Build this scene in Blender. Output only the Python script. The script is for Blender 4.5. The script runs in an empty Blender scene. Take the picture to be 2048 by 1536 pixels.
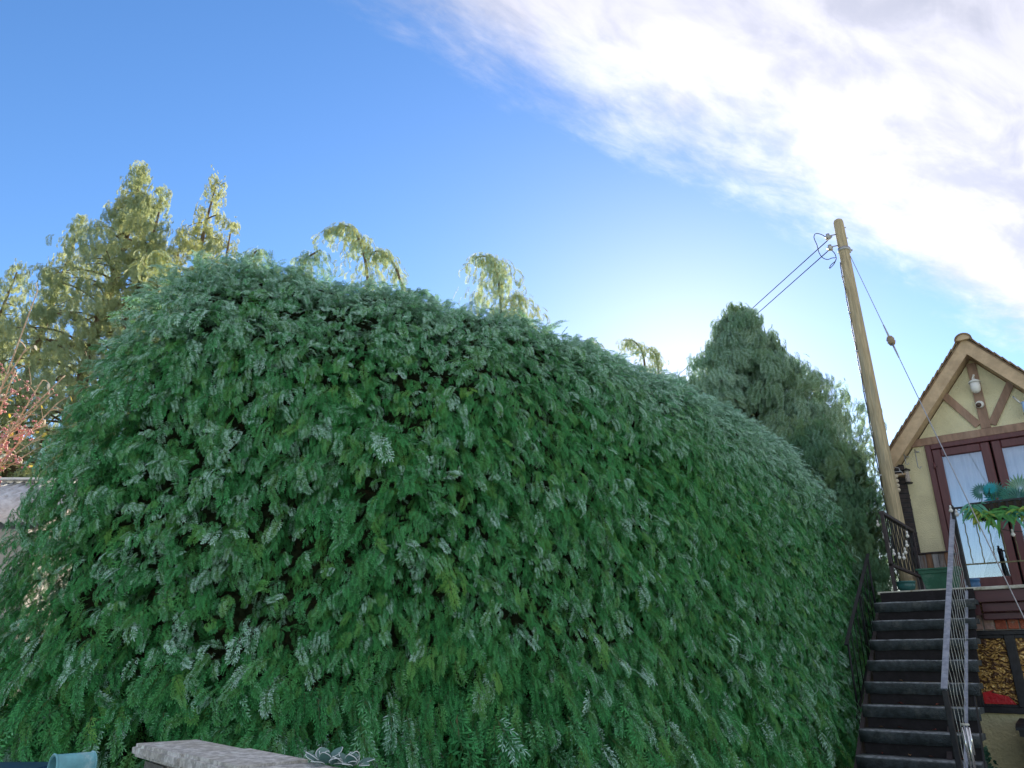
import bpy, bmesh, math, random
import numpy as np
from mathutils import Vector, Matrix, Quaternion

# ------------------------------------------------------------------ camera, sky, sun, exposure
SC = bpy.context.scene
COL = SC.collection
EYE = 1.6
FPX, PITCH, YAW = 1470.0, math.radians(20.8), math.radians(38.3)
SUN_EL, SUN_AZ = math.radians(20.5), math.radians(-24.3)      # azimuth clockwise from +Y

cam = bpy.data.cameras.new('camera')
cam_o = bpy.data.objects.new('camera', cam)
COL.objects.link(cam_o)
cam_o.location = (0, 0, EYE)
cam_o.rotation_euler = (math.pi / 2 + PITCH, 0, YAW)
cam.sensor_width = 36
cam.lens = 36 * FPX / 2048
cam.clip_end = 5000
cam.clip_start = 0.05
SC.camera = cam_o

SC.view_settings.view_transform = 'Standard'
SC.view_settings.look = 'None'
SC.view_settings.gamma = 1
SC.view_settings.exposure = 1.62
SC.cycles.use_denoising = True
SC.cycles.max_bounces = 6
SC.cycles.diffuse_bounces = 2
SC.cycles.transparent_max_bounces = 8
SC.cycles.sample_clamp_indirect = 6

W = bpy.data.worlds.new('World')
SC.world = W
W.use_nodes = True


def nd(nt, kind, **kw):
    n = nt.nodes.new(kind)
    for k, v in kw.items():
        if k.startswith('in_'):
            key = k[3:]
            n.inputs[int(key) if key.isdigit() else key].default_value = v
        else:
            setattr(n, k, v)
    return n


def math_n(nt, op, a, b=None, c=None, clamp=False):
    n = nt.nodes.new('ShaderNodeMath')
    n.operation = op
    n.use_clamp = clamp
    for i, v in enumerate((a, b, c)):
        if v is None:
            continue
        if isinstance(v, (int, float)):
            n.inputs[i].default_value = v
        else:
            nt.links.new(v, n.inputs[i])
    return n.outputs[0]


def maprange(nt, v, a, b, c, d, smooth=True):
    n = nt.nodes.new('ShaderNodeMapRange')
    n.interpolation_type = 'SMOOTHSTEP' if smooth else 'LINEAR'
    nt.links.new(v, n.inputs[0])
    for i, x in enumerate((a, b, c, d)):
        n.inputs[i + 1].default_value = x
    return n.outputs[0]


def mixc(nt, fac, a, b, blend='MIX'):
    n = nt.nodes.new('ShaderNodeMix')
    n.data_type = 'RGBA'
    n.blend_type = blend
    for s, v in ((n.inputs[0], fac), (n.inputs[6], a), (n.inputs[7], b)):
        if isinstance(v, (int, float)):
            s.default_value = v
        elif isinstance(v, (tuple, list)):
            s.default_value = tuple(v) + (1,) * (4 - len(v))
        else:
            nt.links.new(v, s)
    return n.outputs[2]


def build_world():
    nt = W.node_tree
    nt.nodes.clear()
    L = nt.links.new
    out = nd(nt, 'ShaderNodeOutputWorld')
    bg = nd(nt, 'ShaderNodeBackground')
    bg.inputs[1].default_value = 0.10
    L(bg.outputs[0], out.inputs[0])
    sky = nd(nt, 'ShaderNodeTexSky', sky_type='NISHITA')
    sky.sun_disc = False
    sky.sun_elevation = SUN_EL
    sky.sun_rotation = SUN_AZ
    sky.altitude = 60
    sky.air_density = 1.0
    sky.dust_density = 0.11
    sky.ozone_density = 2.0
    # deepen the clear winter blue a little
    hs = nd(nt, 'ShaderNodeHueSaturation')
    hs.inputs['Saturation'].default_value = 1.27
    hs.inputs['Value'].default_value = 0.83
    L(mixc(nt, 1.0, sky.outputs[0], (1.07, 0.978, 1.0), 'MULTIPLY'), hs.inputs['Color'])
    tc = nd(nt, 'ShaderNodeTexCoord')
    nrm = nd(nt, 'ShaderNodeVectorMath', operation='NORMALIZE')
    L(tc.outputs['Generated'], nrm.inputs[0])
    sep = nd(nt, 'ShaderNodeSeparateXYZ')
    L(nrm.outputs[0], sep.inputs[0])
    zc = math_n(nt, 'MAXIMUM', sep.outputs[2], 0.04)
    px = math_n(nt, 'DIVIDE', sep.outputs[0], zc)
    py = math_n(nt, 'DIVIDE', sep.outputs[1], zc)
    # cloud sheet on a plane overhead; its straight edge runs along t, the sheet lies on the +a side
    nx, ny = 0.962, -0.273
    a = math_n(nt, 'ADD', math_n(nt, 'MULTIPLY', px, nx), math_n(nt, 'MULTIPLY', py, ny))
    b = math_n(nt, 'ADD', math_n(nt, 'MULTIPLY', px, -ny), math_n(nt, 'MULTIPLY', py, nx))
    cv = nd(nt, 'ShaderNodeCombineXYZ')
    L(math_n(nt, 'MULTIPLY', a, 2.4), cv.inputs[0])
    L(math_n(nt, 'MULTIPLY', b, 1.0), cv.inputs[1])
    def noise(scale, detail, rough, dist, off):
        m = nd(nt, 'ShaderNodeMapping')
        L(cv.outputs[0], m.inputs[0])
        m.inputs['Location'].default_value = off
        n = nd(nt, 'ShaderNodeTexNoise')
        n.inputs['Scale'].default_value = scale
        n.inputs['Detail'].default_value = detail
        n.inputs['Roughness'].default_value = rough
        n.inputs['Distortion'].default_value = dist
        L(m.outputs[0], n.inputs['Vector'])
        return n.outputs['Fac']
    n1 = noise(1.3, 9, 0.62, 0.6, (3.1, 1.7, 0))
    n2 = noise(3.6, 6, 0.55, 0.5, (7.3, 2.2, 0))
    n3 = noise(16.0, 6, 0.7, 0.4, (1.1, 9.2, 0))
    n4 = noise(2.4, 6, 0.6, 0.9, (5.5, 4.1, 0))
    # distance inside the sheet with a ragged edge
    ed = math_n(nt, 'ADD', a, 0.84)
    ed = math_n(nt, 'ADD', ed, math_n(nt, 'MULTIPLY', math_n(nt, 'SUBTRACT', n1, 0.5), 0.30))
    ed = math_n(nt, 'ADD', ed, math_n(nt, 'MULTIPLY', math_n(nt, 'SUBTRACT', n2, 0.5), 0.20))
    ed = math_n(nt, 'ADD', ed, math_n(nt, 'MULTIPLY', math_n(nt, 'SUBTRACT', n3, 0.5), 0.10))
    mask = maprange(nt, ed, -0.06, 0.20, 0, 1)
    # thin places in the sheet
    thin = maprange(nt, math_n(nt, 'ADD', math_n(nt, 'MULTIPLY', n4, 0.6), math_n(nt, 'MULTIPLY', n2, 0.4)), 0.34, 0.56, 0.90, 1.0)
    mask = math_n(nt, 'MULTIPLY', mask, thin)
    mask = math_n(nt, 'MULTIPLY', mask, maprange(nt, sep.outputs[2], 0.10, 0.28, 0, 0.96))
    # forward scattering: the sheet glows round the sun
    sd = (math.sin(SUN_AZ) * math.cos(SUN_EL), math.cos(SUN_AZ) * math.cos(SUN_EL), math.sin(SUN_EL))
    dt = nd(nt, 'ShaderNodeVectorMath', operation='DOT_PRODUCT')
    L(nrm.outputs[0], dt.inputs[0])
    dt.inputs[1].default_value = sd
    cosg = math_n(nt, 'MAXIMUM', dt.outputs['Value'], 0)
    g1 = math_n(nt, 'MULTIPLY', math_n(nt, 'POWER', cosg, 10), 2.6)
    g2 = math_n(nt, 'MULTIPLY', math_n(nt, 'POWER', cosg, 3), 0.5)
    bright = math_n(nt, 'ADD', math_n(nt, 'ADD', g1, g2), 2.05)
    mod = maprange(nt, math_n(nt, 'ADD', math_n(nt, 'MULTIPLY', n4, 0.5), math_n(nt, 'MULTIPLY', n2, 0.5)), 0.36, 0.60, 0.83, 1.13)
    bright = math_n(nt, 'MULTIPLY', bright, mod)
    cc = nd(nt, 'ShaderNodeVectorMath', operation='SCALE')
    cc.inputs[0].default_value = (0.93, 0.93, 1.06)
    L(bright, cc.inputs['Scale'])
    res = mixc(nt, mask, hs.outputs[0], cc.outputs[0])
    L(res, bg.inputs[0])


build_world()
sun = bpy.data.lights.new('sun', 'SUN')
sun.energy = 4.5
sun.angle = math.radians(0.5)
sun.color = (1.0, 0.87, 0.68)
sun_o = bpy.data.objects.new('sun', sun)
COL.objects.link(sun_o)
SUND = Vector((math.sin(SUN_AZ) * math.cos(SUN_EL), math.cos(SUN_AZ) * math.cos(SUN_EL), math.sin(SUN_EL)))
sun_o.rotation_euler = SUND.to_track_quat('Z', 'Y').to_euler()
sun_o.location = SUND * 60

# ------------------------------------------------------------------ pixels of the photograph -> directions
CY, SY = math.cos(YAW), math.sin(YAW)


def ray(px, py):
    r = (px - 1024) / FPX
    u = (768 - py) / FPX
    yf = math.cos(PITCH) - u * math.sin(PITCH)
    z = math.sin(PITCH) + u * math.cos(PITCH)
    return Vector((r * CY - yf * SY, r * SY + yf * CY, z))


ORG = Vector((0, 0, EYE))


def on_y(px, py, y):
    d = ray(px, py)
    return ORG + d * (y / d.y)


def on_x(px, py, x):
    d = ray(px, py)
    return ORG + d * (x / d.x)


def on_z(px, py, z):
    d = ray(px, py)
    return ORG + d * ((z - EYE) / d.z)


def at_depth(px, py, dep):
    """point whose horizontal distance ahead of the camera is dep metres"""
    d = ray(px, py)
    f = -d.x * SY + d.y * CY
    return ORG + d * (dep / f)


def ahead(x, y, z=0):
    """x to the right of and y ahead of the camera"""
    return Vector((x * CY - y * SY, x * SY + y * CY, z))


# ------------------------------------------------------------------ object helpers
def empty(name, loc=(0, 0, 0), label=None, cat=None, group=None):
    o = bpy.data.objects.new(name, None)
    o.location = loc
    o.empty_display_size = 0.1
    COL.objects.link(o)
    tag(o, label, cat, group)
    return o


def tag(o, label=None, cat=None, group=None, kind=None):
    if label:
        o['label'] = label
    if cat:
        o['category'] = cat
    if group:
        o['group'] = group
    if kind:
        o['kind'] = kind
    return o


def link(name, me, parent=None, mats=None):
    o = bpy.data.objects.new(name, me)
    COL.objects.link(o)
    if mats is not None:
        me.materials.clear()
        for m in (mats if isinstance(mats, (list, tuple)) else [mats]):
            me.materials.append(m)
    return o


class MB:
    """collects pieces of one part in world coordinates"""

    def __init__(self):
        self.bm = bmesh.new()

    def box(self, c, s, rot=None, bevel=0.0, seg=1):
        m = Matrix.Translation(Vector(c))
        if rot is not None:
            m = m @ (rot.to_matrix().to_4x4() if isinstance(rot, Quaternion) else rot.to_4x4())
        m = m @ Matrix.Diagonal((s[0], s[1], s[2], 1))
        r = bmesh.ops.create_cube(self.bm, size=1.0, matrix=m)
        if bevel > 0:
            ed = {e for v in r['verts'] for e in v.link_edges}
            bmesh.ops.bevel(self.bm, geom=list(ed), offset=bevel, segments=seg, affect='EDGES', clamp_overlap=True)
        return self

    def span(self, a, b, bevel=0.0, seg=1):
        a, b = Vector(a), Vector(b)
        return self.box((a + b) / 2, [abs(b[i] - a[i]) for i in range(3)], bevel=bevel, seg=seg)

    def bar(self, a, b, w, h, up=(0, 0, 1), bevel=0.0):
        """rectangular bar from a to b, w across, h along 'up'"""
        a, b = Vector(a), Vector(b)
        y = (b - a).normalized()
        u = Vector(up)
        x = y.cross(u)
        if x.length < 1e-6:
            x = y.cross(Vector((1, 0, 0)))
        x.normalize()
        z = x.cross(y)
        R = Matrix((x, y, z)).transposed()
        return self.box((a + b) / 2, (w, (b - a).length, h), rot=R, bevel=bevel)

    def tube(self, pts, rad, n=8, caps=True):
        pts = [Vector(p) for p in pts]
        if not isinstance(rad, (list, tuple)):
            rad = [rad] * len(pts)
        rings = []
        ref = None
        for i, p in enumerate(pts):
            t = (pts[min(i + 1, len(pts) - 1)] - pts[max(i - 1, 0)])
            if t.length < 1e-9:
                t = Vector((0, 0, 1))
            t.normalize()
            if ref is None:
                ref = t.orthogonal().normalized()
            x = ref - t * ref.dot(t)
            if x.length < 1e-5:
                x = t.orthogonal()
            x.normalize()
            ref = x
            y = t.cross(x)
            rings.append([self.bm.verts.new(p + (x * math.cos(2 * math.pi * k / n) + y * math.sin(2 * math.pi * k / n)) * rad[i]) for k in range(n)])
        for i in range(len(rings) - 1):
            for k in range(n):
                f = self.bm.faces.new((rings[i][k], rings[i][(k + 1) % n], rings[i + 1][(k + 1) % n], rings[i + 1][k]))
                f.smooth = True
        if caps and n > 2:
            self.bm.faces.new(list(reversed(rings[0])))
            self.bm.faces.new(rings[-1])
        return self

    def lathe(self, c, prof, n=20, axis=Vector((0, 0, 1))):
        """prof: list of (radius, height) turned about axis through c"""
        c = Vector(c)
        z = axis.normalized()
        x = z.orthogonal().normalized()
        y = z.cross(x)
        rings = []
        for r, h in prof:
            rings.append([self.bm.verts.new(c + z * h + (x * math.cos(2 * math.pi * k / n) + y * math.sin(2 * math.pi * k / n)) * max(r, 1e-4)) for k in range(n)])
        for i in range(len(rings) - 1):
            for k in range(n):
                f = self.bm.faces.new((rings[i][k], rings[i][(k + 1) % n], rings[i + 1][(k + 1) % n], rings[i + 1][k]))
                f.smooth = True
        self.bm.faces.new(list(reversed(rings[0])))
        self.bm.faces.new(rings[-1])
        return self

    def prism(self, poly, d):
        """polygon (list of points) extruded by vector d"""
        d = Vector(d)
        a = [self.bm.verts.new(Vector(p)) for p in poly]
        b = [self.bm.verts.new(Vector(p) + d) for p in poly]
        n = len(poly)
        self.bm.faces.new(list(reversed(a)))
        self.bm.faces.new(b)
        for i in range(n):
            self.bm.faces.new((a[i], a[(i + 1) % n], b[(i + 1) % n], b[i]))
        return self

    def face(self, pts):
        self.bm.faces.new([self.bm.verts.new(Vector(p)) for p in pts])
        return self

    def build(self, name, mat, parent=None, origin=None):
        bmesh.ops.recalc_face_normals(self.bm, faces=self.bm.faces)
        me = bpy.data.meshes.new(name)
        if origin is not None:
            bmesh.ops.translate(self.bm, verts=self.bm.verts, vec=-Vector(origin))
        self.bm.to_mesh(me)
        self.bm.free()
        o = link(name, me, None, mat)
        if origin is not None:
            o.location = origin
        if parent is not None:
            o.parent = parent
            o.matrix_parent_inverse = Matrix.Translation(-WORLD[parent.name]) if parent.name in WORLD else Matrix.Translation(-Vector(parent.location))
        WORLD[o.name] = Vector(origin) if origin is not None else Vector((0, 0, 0))
        return o


WORLD = {}

# ------------------------------------------------------------------ materials


def new_mat(name):
    m = bpy.data.materials.new(name)
    m.use_nodes = True
    nt = m.node_tree
    b = nt.nodes['Principled BSDF']
    return m, nt, b


def plain(name, col, rough=0.6, var=0.18, scale=8.0, bump=0.0, bscale=40.0, metal=0.0, dirt=None, dscale=3.0, spec=0.4, stretch=(1, 1, 1)):
    """solid colour with uneven tone, optional stains of their own colour and fine relief"""
    m, nt, b = new_mat(name)
    L = nt.links.new
    tc = nd(nt, 'ShaderNodeTexCoord')
    mp = nd(nt, 'ShaderNodeMapping')
    mp.inputs['Scale'].default_value = stretch
    L(tc.outputs['Object'], mp.inputs[0])
    n = nd(nt, 'ShaderNodeTexNoise')
    n.inputs['Scale'].default_value = scale
    n.inputs['Detail'].default_value = 7
    n.inputs['Roughness'].default_value = 0.62
    L(mp.outputs[0], n.inputs['Vector'])
    lo = tuple(c * (1 - var) for c in col)
    hi = tuple(min(1, c * (1 + var)) for c in col)
    c = mixc(nt, maprange(nt, n.outputs['Fac'], 0.3, 0.7, 0, 1), lo, hi)
    if dirt is not None:
        n2 = nd(nt, 'ShaderNodeTexNoise')
        n2.inputs['Scale'].default_value = dscale
        n2.inputs['Detail'].default_value = 9
        n2.inputs['Roughness'].default_value = 0.7
        L(mp.outputs[0], n2.inputs['Vector'])
        c = mixc(nt, maprange(nt, n2.outputs['Fac'], 0.5, 0.68, 0, 0.85), c, dirt)
    L(c, b.inputs['Base Color'])
    b.inputs['Roughness'].default_value = rough
    b.inputs['Metallic'].default_value = metal
    b.inputs['Specular IOR Level'].default_value = spec
    if bump > 0:
        n3 = nd(nt, 'ShaderNodeTexNoise')
        n3.inputs['Scale'].default_value = bscale
        n3.inputs['Detail'].default_value = 6
        L(mp.outputs[0], n3.inputs['Vector'])
        bp = nd(nt, 'ShaderNodeBump')
        bp.inputs['Strength'].default_value = bump
        bp.inputs['Distance'].default_value = 0.02
        L(n3.outputs['Fac'], bp.inputs['Height'])
        L(bp.outputs[0], b.inputs['Normal'])
    return m


def frond_material(name, dark, light, yellow, frost_gain=1.0, trans=0.20):
    """cypress scale leaves: green varying from spray to spray, hoar frost on the upper side and at the tips"""
    m, nt, b = new_mat(name)
    L = nt.links.new
    at_f = nd(nt, 'ShaderNodeAttribute', attribute_type='INSTANCER', attribute_name='frost')
    at_t = nd(nt, 'ShaderNodeAttribute', attribute_type='INSTANCER', attribute_name='tint')
    tip = nd(nt, 'ShaderNodeAttribute', attribute_type='GEOMETRY', attribute_name='tipv')
    wood = nd(nt, 'ShaderNodeAttribute', attribute_type='GEOMETRY', attribute_name='wood')
    geo = nd(nt, 'ShaderNodeNewGeometry')
    sep = nd(nt, 'ShaderNodeSeparateXYZ')
    L(geo.outputs['True Normal'], sep.inputs[0])
    nz = sep.outputs[2]
    up = maprange(nt, math_n(nt, 'ABSOLUTE', nz), 0.15, 0.95, 0.35, 1.0)
    tc = nd(nt, 'ShaderNodeTexCoord')
    n = nd(nt, 'ShaderNodeTexNoise')
    n.inputs['Scale'].default_value = 38
    n.inputs['Detail'].default_value = 3
    L(geo.outputs['Position'], n.inputs['Vector'])
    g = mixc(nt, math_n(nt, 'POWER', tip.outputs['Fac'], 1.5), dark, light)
    g = mixc(nt, maprange(nt, at_t.outputs['Fac'], 0.12, 1.0, 0, 0.85, False), g, yellow)
    fr = math_n(nt, 'MULTIPLY', math_n(nt, 'MULTIPLY', at_f.outputs['Fac'], up), frost_gain)
    fr = math_n(nt, 'MULTIPLY', fr, maprange(nt, tip.outputs['Fac'], 0, 1, 0.25, 1.3))
    fr = math_n(nt, 'MULTIPLY', fr, maprange(nt, n.outputs['Fac'], 0.35, 0.65, 0.55, 1.3), clamp=True)
    fr = maprange(nt, fr, 0.05, 0.88, 0, 1)
    c = mixc(nt, fr, g, (0.56, 0.82, 0.76))
    c = mixc(nt, wood.outputs['Fac'], c, (0.13, 0.10, 0.05))
    L(c, b.inputs['Base Color'])
    b.inputs['Roughness'].default_value = 0.62
    b.inputs['Specular IOR Level'].default_value = 0.35
    tr = nd(nt, 'ShaderNodeBsdfTranslucent')
    L(mixc(nt, 0.5, c, yellow), tr.inputs[0])
    mx = nd(nt, 'ShaderNodeMixShader')
    mx.inputs[0].default_value = trans
    L(b.outputs[0], mx.inputs[1])
    L(tr.outputs[0], mx.inputs[2])
    L(mx.outputs[0], nt.nodes['Material Output'].inputs[0])
    return m


M = {}
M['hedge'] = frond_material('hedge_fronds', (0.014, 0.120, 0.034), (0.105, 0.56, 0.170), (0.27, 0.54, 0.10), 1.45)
M['leader'] = frond_material('leader_fronds', (0.05, 0.13, 0.035), (0.16, 0.46, 0.14), (0.46, 0.46, 0.13), 1.45, 0.35)
M['tree'] = frond_material('tree_fronds', (0.065, 0.19, 0.095), (0.19, 0.42, 0.25), (0.28, 0.36, 0.10), 1.3, 0.42)
M['tree_far'] = frond_material('far_tree_fronds', (0.14, 0.23, 0.13), (0.28, 0.40, 0.26), (0.50, 0.50, 0.18), 1.0, 0.5)  # pale, yellowed greens: warm light and haze put into the colour
M['core'] = plain('inner_gap_shade', (0.022, 0.030, 0.016), 1.0, 0.6, 26, 1.0, 40, dirt=(0.05, 0.035, 0.02), dscale=22, spec=0.05)  # dark tone standing for the shade inside the hedge
M['bark'] = plain('conifer_bark', (0.16, 0.115, 0.08), 0.9, 0.4, 14, 0.5, 30, stretch=(4, 4, 1))

# ------------------------------------------------------------------ cypress sprays
RNG = np.random.default_rng(7)


def spray_arrays(seed, droop, nside=6, width=0.030, full=1.0):
    """one flat, much divided cypress spray of unit length along +Y, bending down towards -Z"""
    rg = np.random.default_rng(seed)
    V, Fc, T, Wd = [], [], [], []

    def leaf(p, ang, ln, w, z, t0, t1, wood=0.0):
        dx, dy = math.sin(ang), math.cos(ang)
        ox, oy = dy, -dx
        r1, r2 = rg.uniform(-.5, .5, 2) * w
        i = len(V)
        V.extend([(p[0] - ox * w * .3, p[1] - oy * w * .3, z), (p[0] + dx * ln * .55 + ox * w * .55, p[1] + dy * ln * .55 + oy * w * .55, z + r1),
                  (p[0] + dx * ln, p[1] + dy * ln, z - .02 * ln), (p[0] + dx * ln * .55 - ox * w * .55, p[1] + dy * ln * .55 - oy * w * .55, z + r2)])
        Fc.append((i, i + 1, i + 2, i + 3))
        T.extend([t0, (t0 + t1) / 2, t1, (t0 + t1) / 2])
        Wd.extend([wood, wood, 0, wood])

    # main axis
    k = 5
    for j in range(k):
        leaf((0, j / k * .96), 0, 1.12 / k, .022 * (1.3 - j / k), 0, .1, .5 * j / k + .1, 0.8 * (1 - j / k))
    for side in (-1, 1):
        for j in range(nside):
            t = .10 + .84 * (j + rg.uniform(-.25, .25) + (.5 if side > 0 else 0)) / nside
            if t > .98 or rg.random() > full:
                continue
            l = (.37 * math.sin(math.pi * min(1, (t * .86 + .12))) ** .8 + .05) * rg.uniform(.72, 1.12)
            ang = side * math.radians(46 - 22 * t + rg.uniform(-7, 7))
            z = rg.uniform(-.03, .03)
            x0, y0 = 0.0, t
            m = max(2, int(l / .10))
            for q in range(m):
                v = q / m
                px_, py_ = x0 + math.sin(ang) * l * v, y0 + math.cos(ang) * l * v
                leaf((px_, py_), ang, l / m * 1.35, width * (1.15 - .4 * v), z, .15 + .45 * v, .25 + .55 * v)
                for sb in (-1, 1):
                    if q == 0 and sb == -side:
                        continue
                    leaf((px_, py_), ang + sb * math.radians(rg.uniform(28, 46)), .185 * (1.05 - .5 * v) * rg.uniform(.75, 1.2), width * rg.uniform(.85, 1.15),
                         z + rg.uniform(-.012, .012), .3 + .4 * v, .7 + .3 * v)
                ang -= side * math.radians(3.0)
            leaf((x0 + math.sin(ang) * l * .96, y0 + math.cos(ang) * l * .96), ang, .10, width, z, .7, 1.0)
    V = np.array(V)
    x, y, z = V[:, 0], V[:, 1], V[:, 2]
    z = z - .55 * droop * .5 * x * x + .05 * np.sin(x * 9 + seed)
    a = droop * y
    yy = np.sin(a) / droop - z * -np.sin(a) * -1 * 0 + z * np.sin(a)
    zz = -(1 - np.cos(a)) / droop + z * np.cos(a)
    twist = rg.uniform(-.5, .5)
    ct, st = np.cos(twist * y), np.sin(twist * y)
    V = np.stack([x * ct - zz * 0, yy, zz + x * st * .6], 1)
    return V, np.array(Fc), np.array(T), np.array(Wd)


SPRAYS = [spray_arrays(11, .7), spray_arrays(12, 1.0), spray_arrays(13, 1.3, 5), spray_arrays(14, 1.0, 7), spray_arrays(15, 1.6), spray_arrays(16, .5, 5),
          spray_arrays(17, 2.0, 6, .036), spray_arrays(18, 1.8, 6, .036)]


def mesh_np(name, V, Fq, T=None, Wd=None):
    me = bpy.data.meshes.new(name)
    nv, nf = len(V), len(Fq)
    k = Fq.shape[1]
    me.vertices.add(nv)
    me.vertices.foreach_set('co', np.ascontiguousarray(V, dtype=np.float32).ravel())
    me.loops.add(nf * k)
    me.loops.foreach_set('vertex_index', np.ascontiguousarray(Fq, dtype=np.int32).ravel())
    me.polygons.add(nf)
    me.polygons.foreach_set('loop_start', np.arange(0, nf * k, k, dtype=np.int32))
    me.update(calc_edges=True)
    for nm, arr in (('tipv', T), ('wood', Wd)):
        if arr is not None:
            at = me.attributes.new(nm, 'FLOAT', 'POINT')
            at.data.foreach_set('value', np.ascontiguousarray(arr, dtype=np.float32))
    return me


def frames(d, up):
    """rotation matrices with +Y along d and +Z near up; d, up: (n,3)"""
    d = d / np.linalg.norm(d, axis=1)[:, None]
    x = np.cross(d, up)
    ln = np.linalg.norm(x, axis=1)[:, None]
    x = np.where(ln < 1e-4, np.array([[1.0, 0, 0]]), x / np.maximum(ln, 1e-4))
    z = np.cross(x, d)
    return np.stack([x, d, z], 2)


def eulers(R):
    sy = np.sqrt(R[:, 0, 0] ** 2 + R[:, 1, 0] ** 2)
    return np.stack([np.arctan2(R[:, 2, 1], R[:, 2, 2]), np.arctan2(-R[:, 2, 0], sy), np.arctan2(R[:, 1, 0], R[:, 0, 0])], 1)


def scatter_object(name, P, Eu, S, vid, frost, tint, sources, parent, mat):
    """one object of kind stuff: sprays set on points by geometry nodes"""
    me = bpy.data.meshes.new(name)
    me.vertices.add(len(P))
    me.vertices.foreach_set('co', np.ascontiguousarray(P, dtype=np.float32).ravel())
    for nm, tp, fld, arr in (('rot', 'FLOAT_VECTOR', 'vector', Eu), ('scl', 'FLOAT', 'value', S), ('vid', 'INT', 'value', vid), ('frost', 'FLOAT', 'value', frost), ('tint', 'FLOAT', 'value', tint)):
        at = me.attributes.new(nm, tp, 'POINT')
        at.data.foreach_set(fld, np.ascontiguousarray(arr, dtype=np.int32 if tp == 'INT' else np.float32).ravel())
    o = link(name, me, None, mat)
    o['kind'] = 'stuff'
    ng = bpy.data.node_groups.new(name + '_nodes', 'GeometryNodeTree')
    ng.interface.new_socket('Geometry', in_out='INPUT', socket_type='NodeSocketGeometry')
    ng.interface.new_socket('Geometry', in_out='OUTPUT', socket_type='NodeSocketGeometry')
    L = ng.links.new
    gi, go = ng.nodes.new('NodeGroupInput'), ng.nodes.new('NodeGroupOutput')

    def named(nm, tp):
        a = ng.nodes.new('GeometryNodeInputNamedAttribute')
        a.data_type = tp
        a.inputs['Name'].default_value = nm
        return a.outputs['Attribute']
    rot, scl, vd = named('rot', 'FLOAT_VECTOR'), named('scl', 'FLOAT'), named('vid', 'INT')
    e2r = ng.nodes.new('FunctionNodeEulerToRotation')
    L(rot, e2r.inputs[0])
    jn = ng.nodes.new('GeometryNodeJoinGeometry')
    for k, src in enumerate(sources):
        oi = ng.nodes.new('GeometryNodeObjectInfo')
        oi.transform_space = 'ORIGINAL'
        oi.inputs['Object'].default_value = src
        oi.inputs['As Instance'].default_value = False
        cmpn = ng.nodes.new('FunctionNodeCompare')
        cmpn.data_type = 'INT'
        cmpn.operation = 'EQUAL'
        ins = [s for s in cmpn.inputs if s.type == 'INT']
        L(vd, ins[0])
        ins[1].default_value = k
        ip = ng.nodes.new('GeometryNodeInstanceOnPoints')
        L(gi.outputs[0], ip.inputs['Points'])
        L(cmpn.outputs[0], ip.inputs['Selection'])
        L(oi.outputs['Geometry'], ip.inputs['Instance'])
        L(e2r.outputs[0], ip.inputs['Rotation'])
        L(scl, ip.inputs['Scale'])
        L(ip.outputs[0], jn.inputs[0])
    L(jn.outputs[0], go.inputs[0])
    md = o.modifiers.new('sprays', 'NODES')
    md.node_group = ng
    if parent is not None:
        o.parent = parent
        o.matrix_parent_inverse = Matrix.Translation(-Vector(parent.location))
    return o


def merged_sprays(P, R, S, vid):
    """sprays as real geometry in one mesh (for small shoots)"""
    Vs, Fs, Ts, Ws = [], [], [], []
    off = 0
    for p, r, s, k in zip(P, R, S, vid):
        V, Fq, T, Wd = SPRAYS[k]
        Vs.append((V * s) @ r.T + p)
        Fs.append(Fq + off)
        Ts.append(T)
        Ws.append(Wd)
        off += len(V)
    return np.concatenate(Vs), np.concatenate(Fs), np.concatenate(Ts), np.concatenate(Ws)


# ------------------------------------------------------------------ ground
def build_ground():
    m, nt, b = new_mat('frosted_ground')
    L = nt.links.new
    tc = nd(nt, 'ShaderNodeTexCoord')
    n = nd(nt, 'ShaderNodeTexNoise')
    n.inputs['Scale'].default_value = 1.2
    n.inputs['Detail'].default_value = 10
    n.inputs['Roughness'].default_value = 0.7
    L(tc.outputs['Object'], n.inputs['Vector'])
    c = mixc(nt, maprange(nt, n.outputs['Fac'], 0.35, 0.65, 0, 1), (0.12, 0.15, 0.09), (0.50, 0.54, 0.52))
    L(c, b.inputs['Base Color'])
    b.inputs['Roughness'].default_value = 0.95
    bp = nd(nt, 'ShaderNodeBump')
    bp.inputs['Strength'].default_value = 0.6
    L(n.outputs['Fac'], bp.inputs['Height'])
    L(bp.outputs[0], b.inputs['Normal'])
    g = MB()
    k = 24
    xs = [math.copysign(abs(t) ** 3, t) * 1500 for t in np.linspace(-1, 1, k)]
    vs = [[g.bm.verts.new((x, y, 0)) for x in xs] for y in xs]
    for i in range(k - 1):
        for j in range(k - 1):
            g.bm.faces.new((vs[i][j], vs[i][j + 1], vs[i + 1][j + 1], vs[i + 1][j]))
    o = g.build('ground', m)
    tag(o, kind='structure', label='frosted ground of the garden', cat='ground')
    pm = plain('paving', (0.20, 0.19, 0.18), 0.85, 0.25, 6, 0.4, 30, dirt=(0.08, 0.09, 0.07))
    p = MB().span((-2.35, -3, 0.0), (2.5, 10.2, 0.03)).build('path', pm)
    tag(p, kind='structure', label='paved path at the foot of the steps', cat='path')


build_ground()


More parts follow.
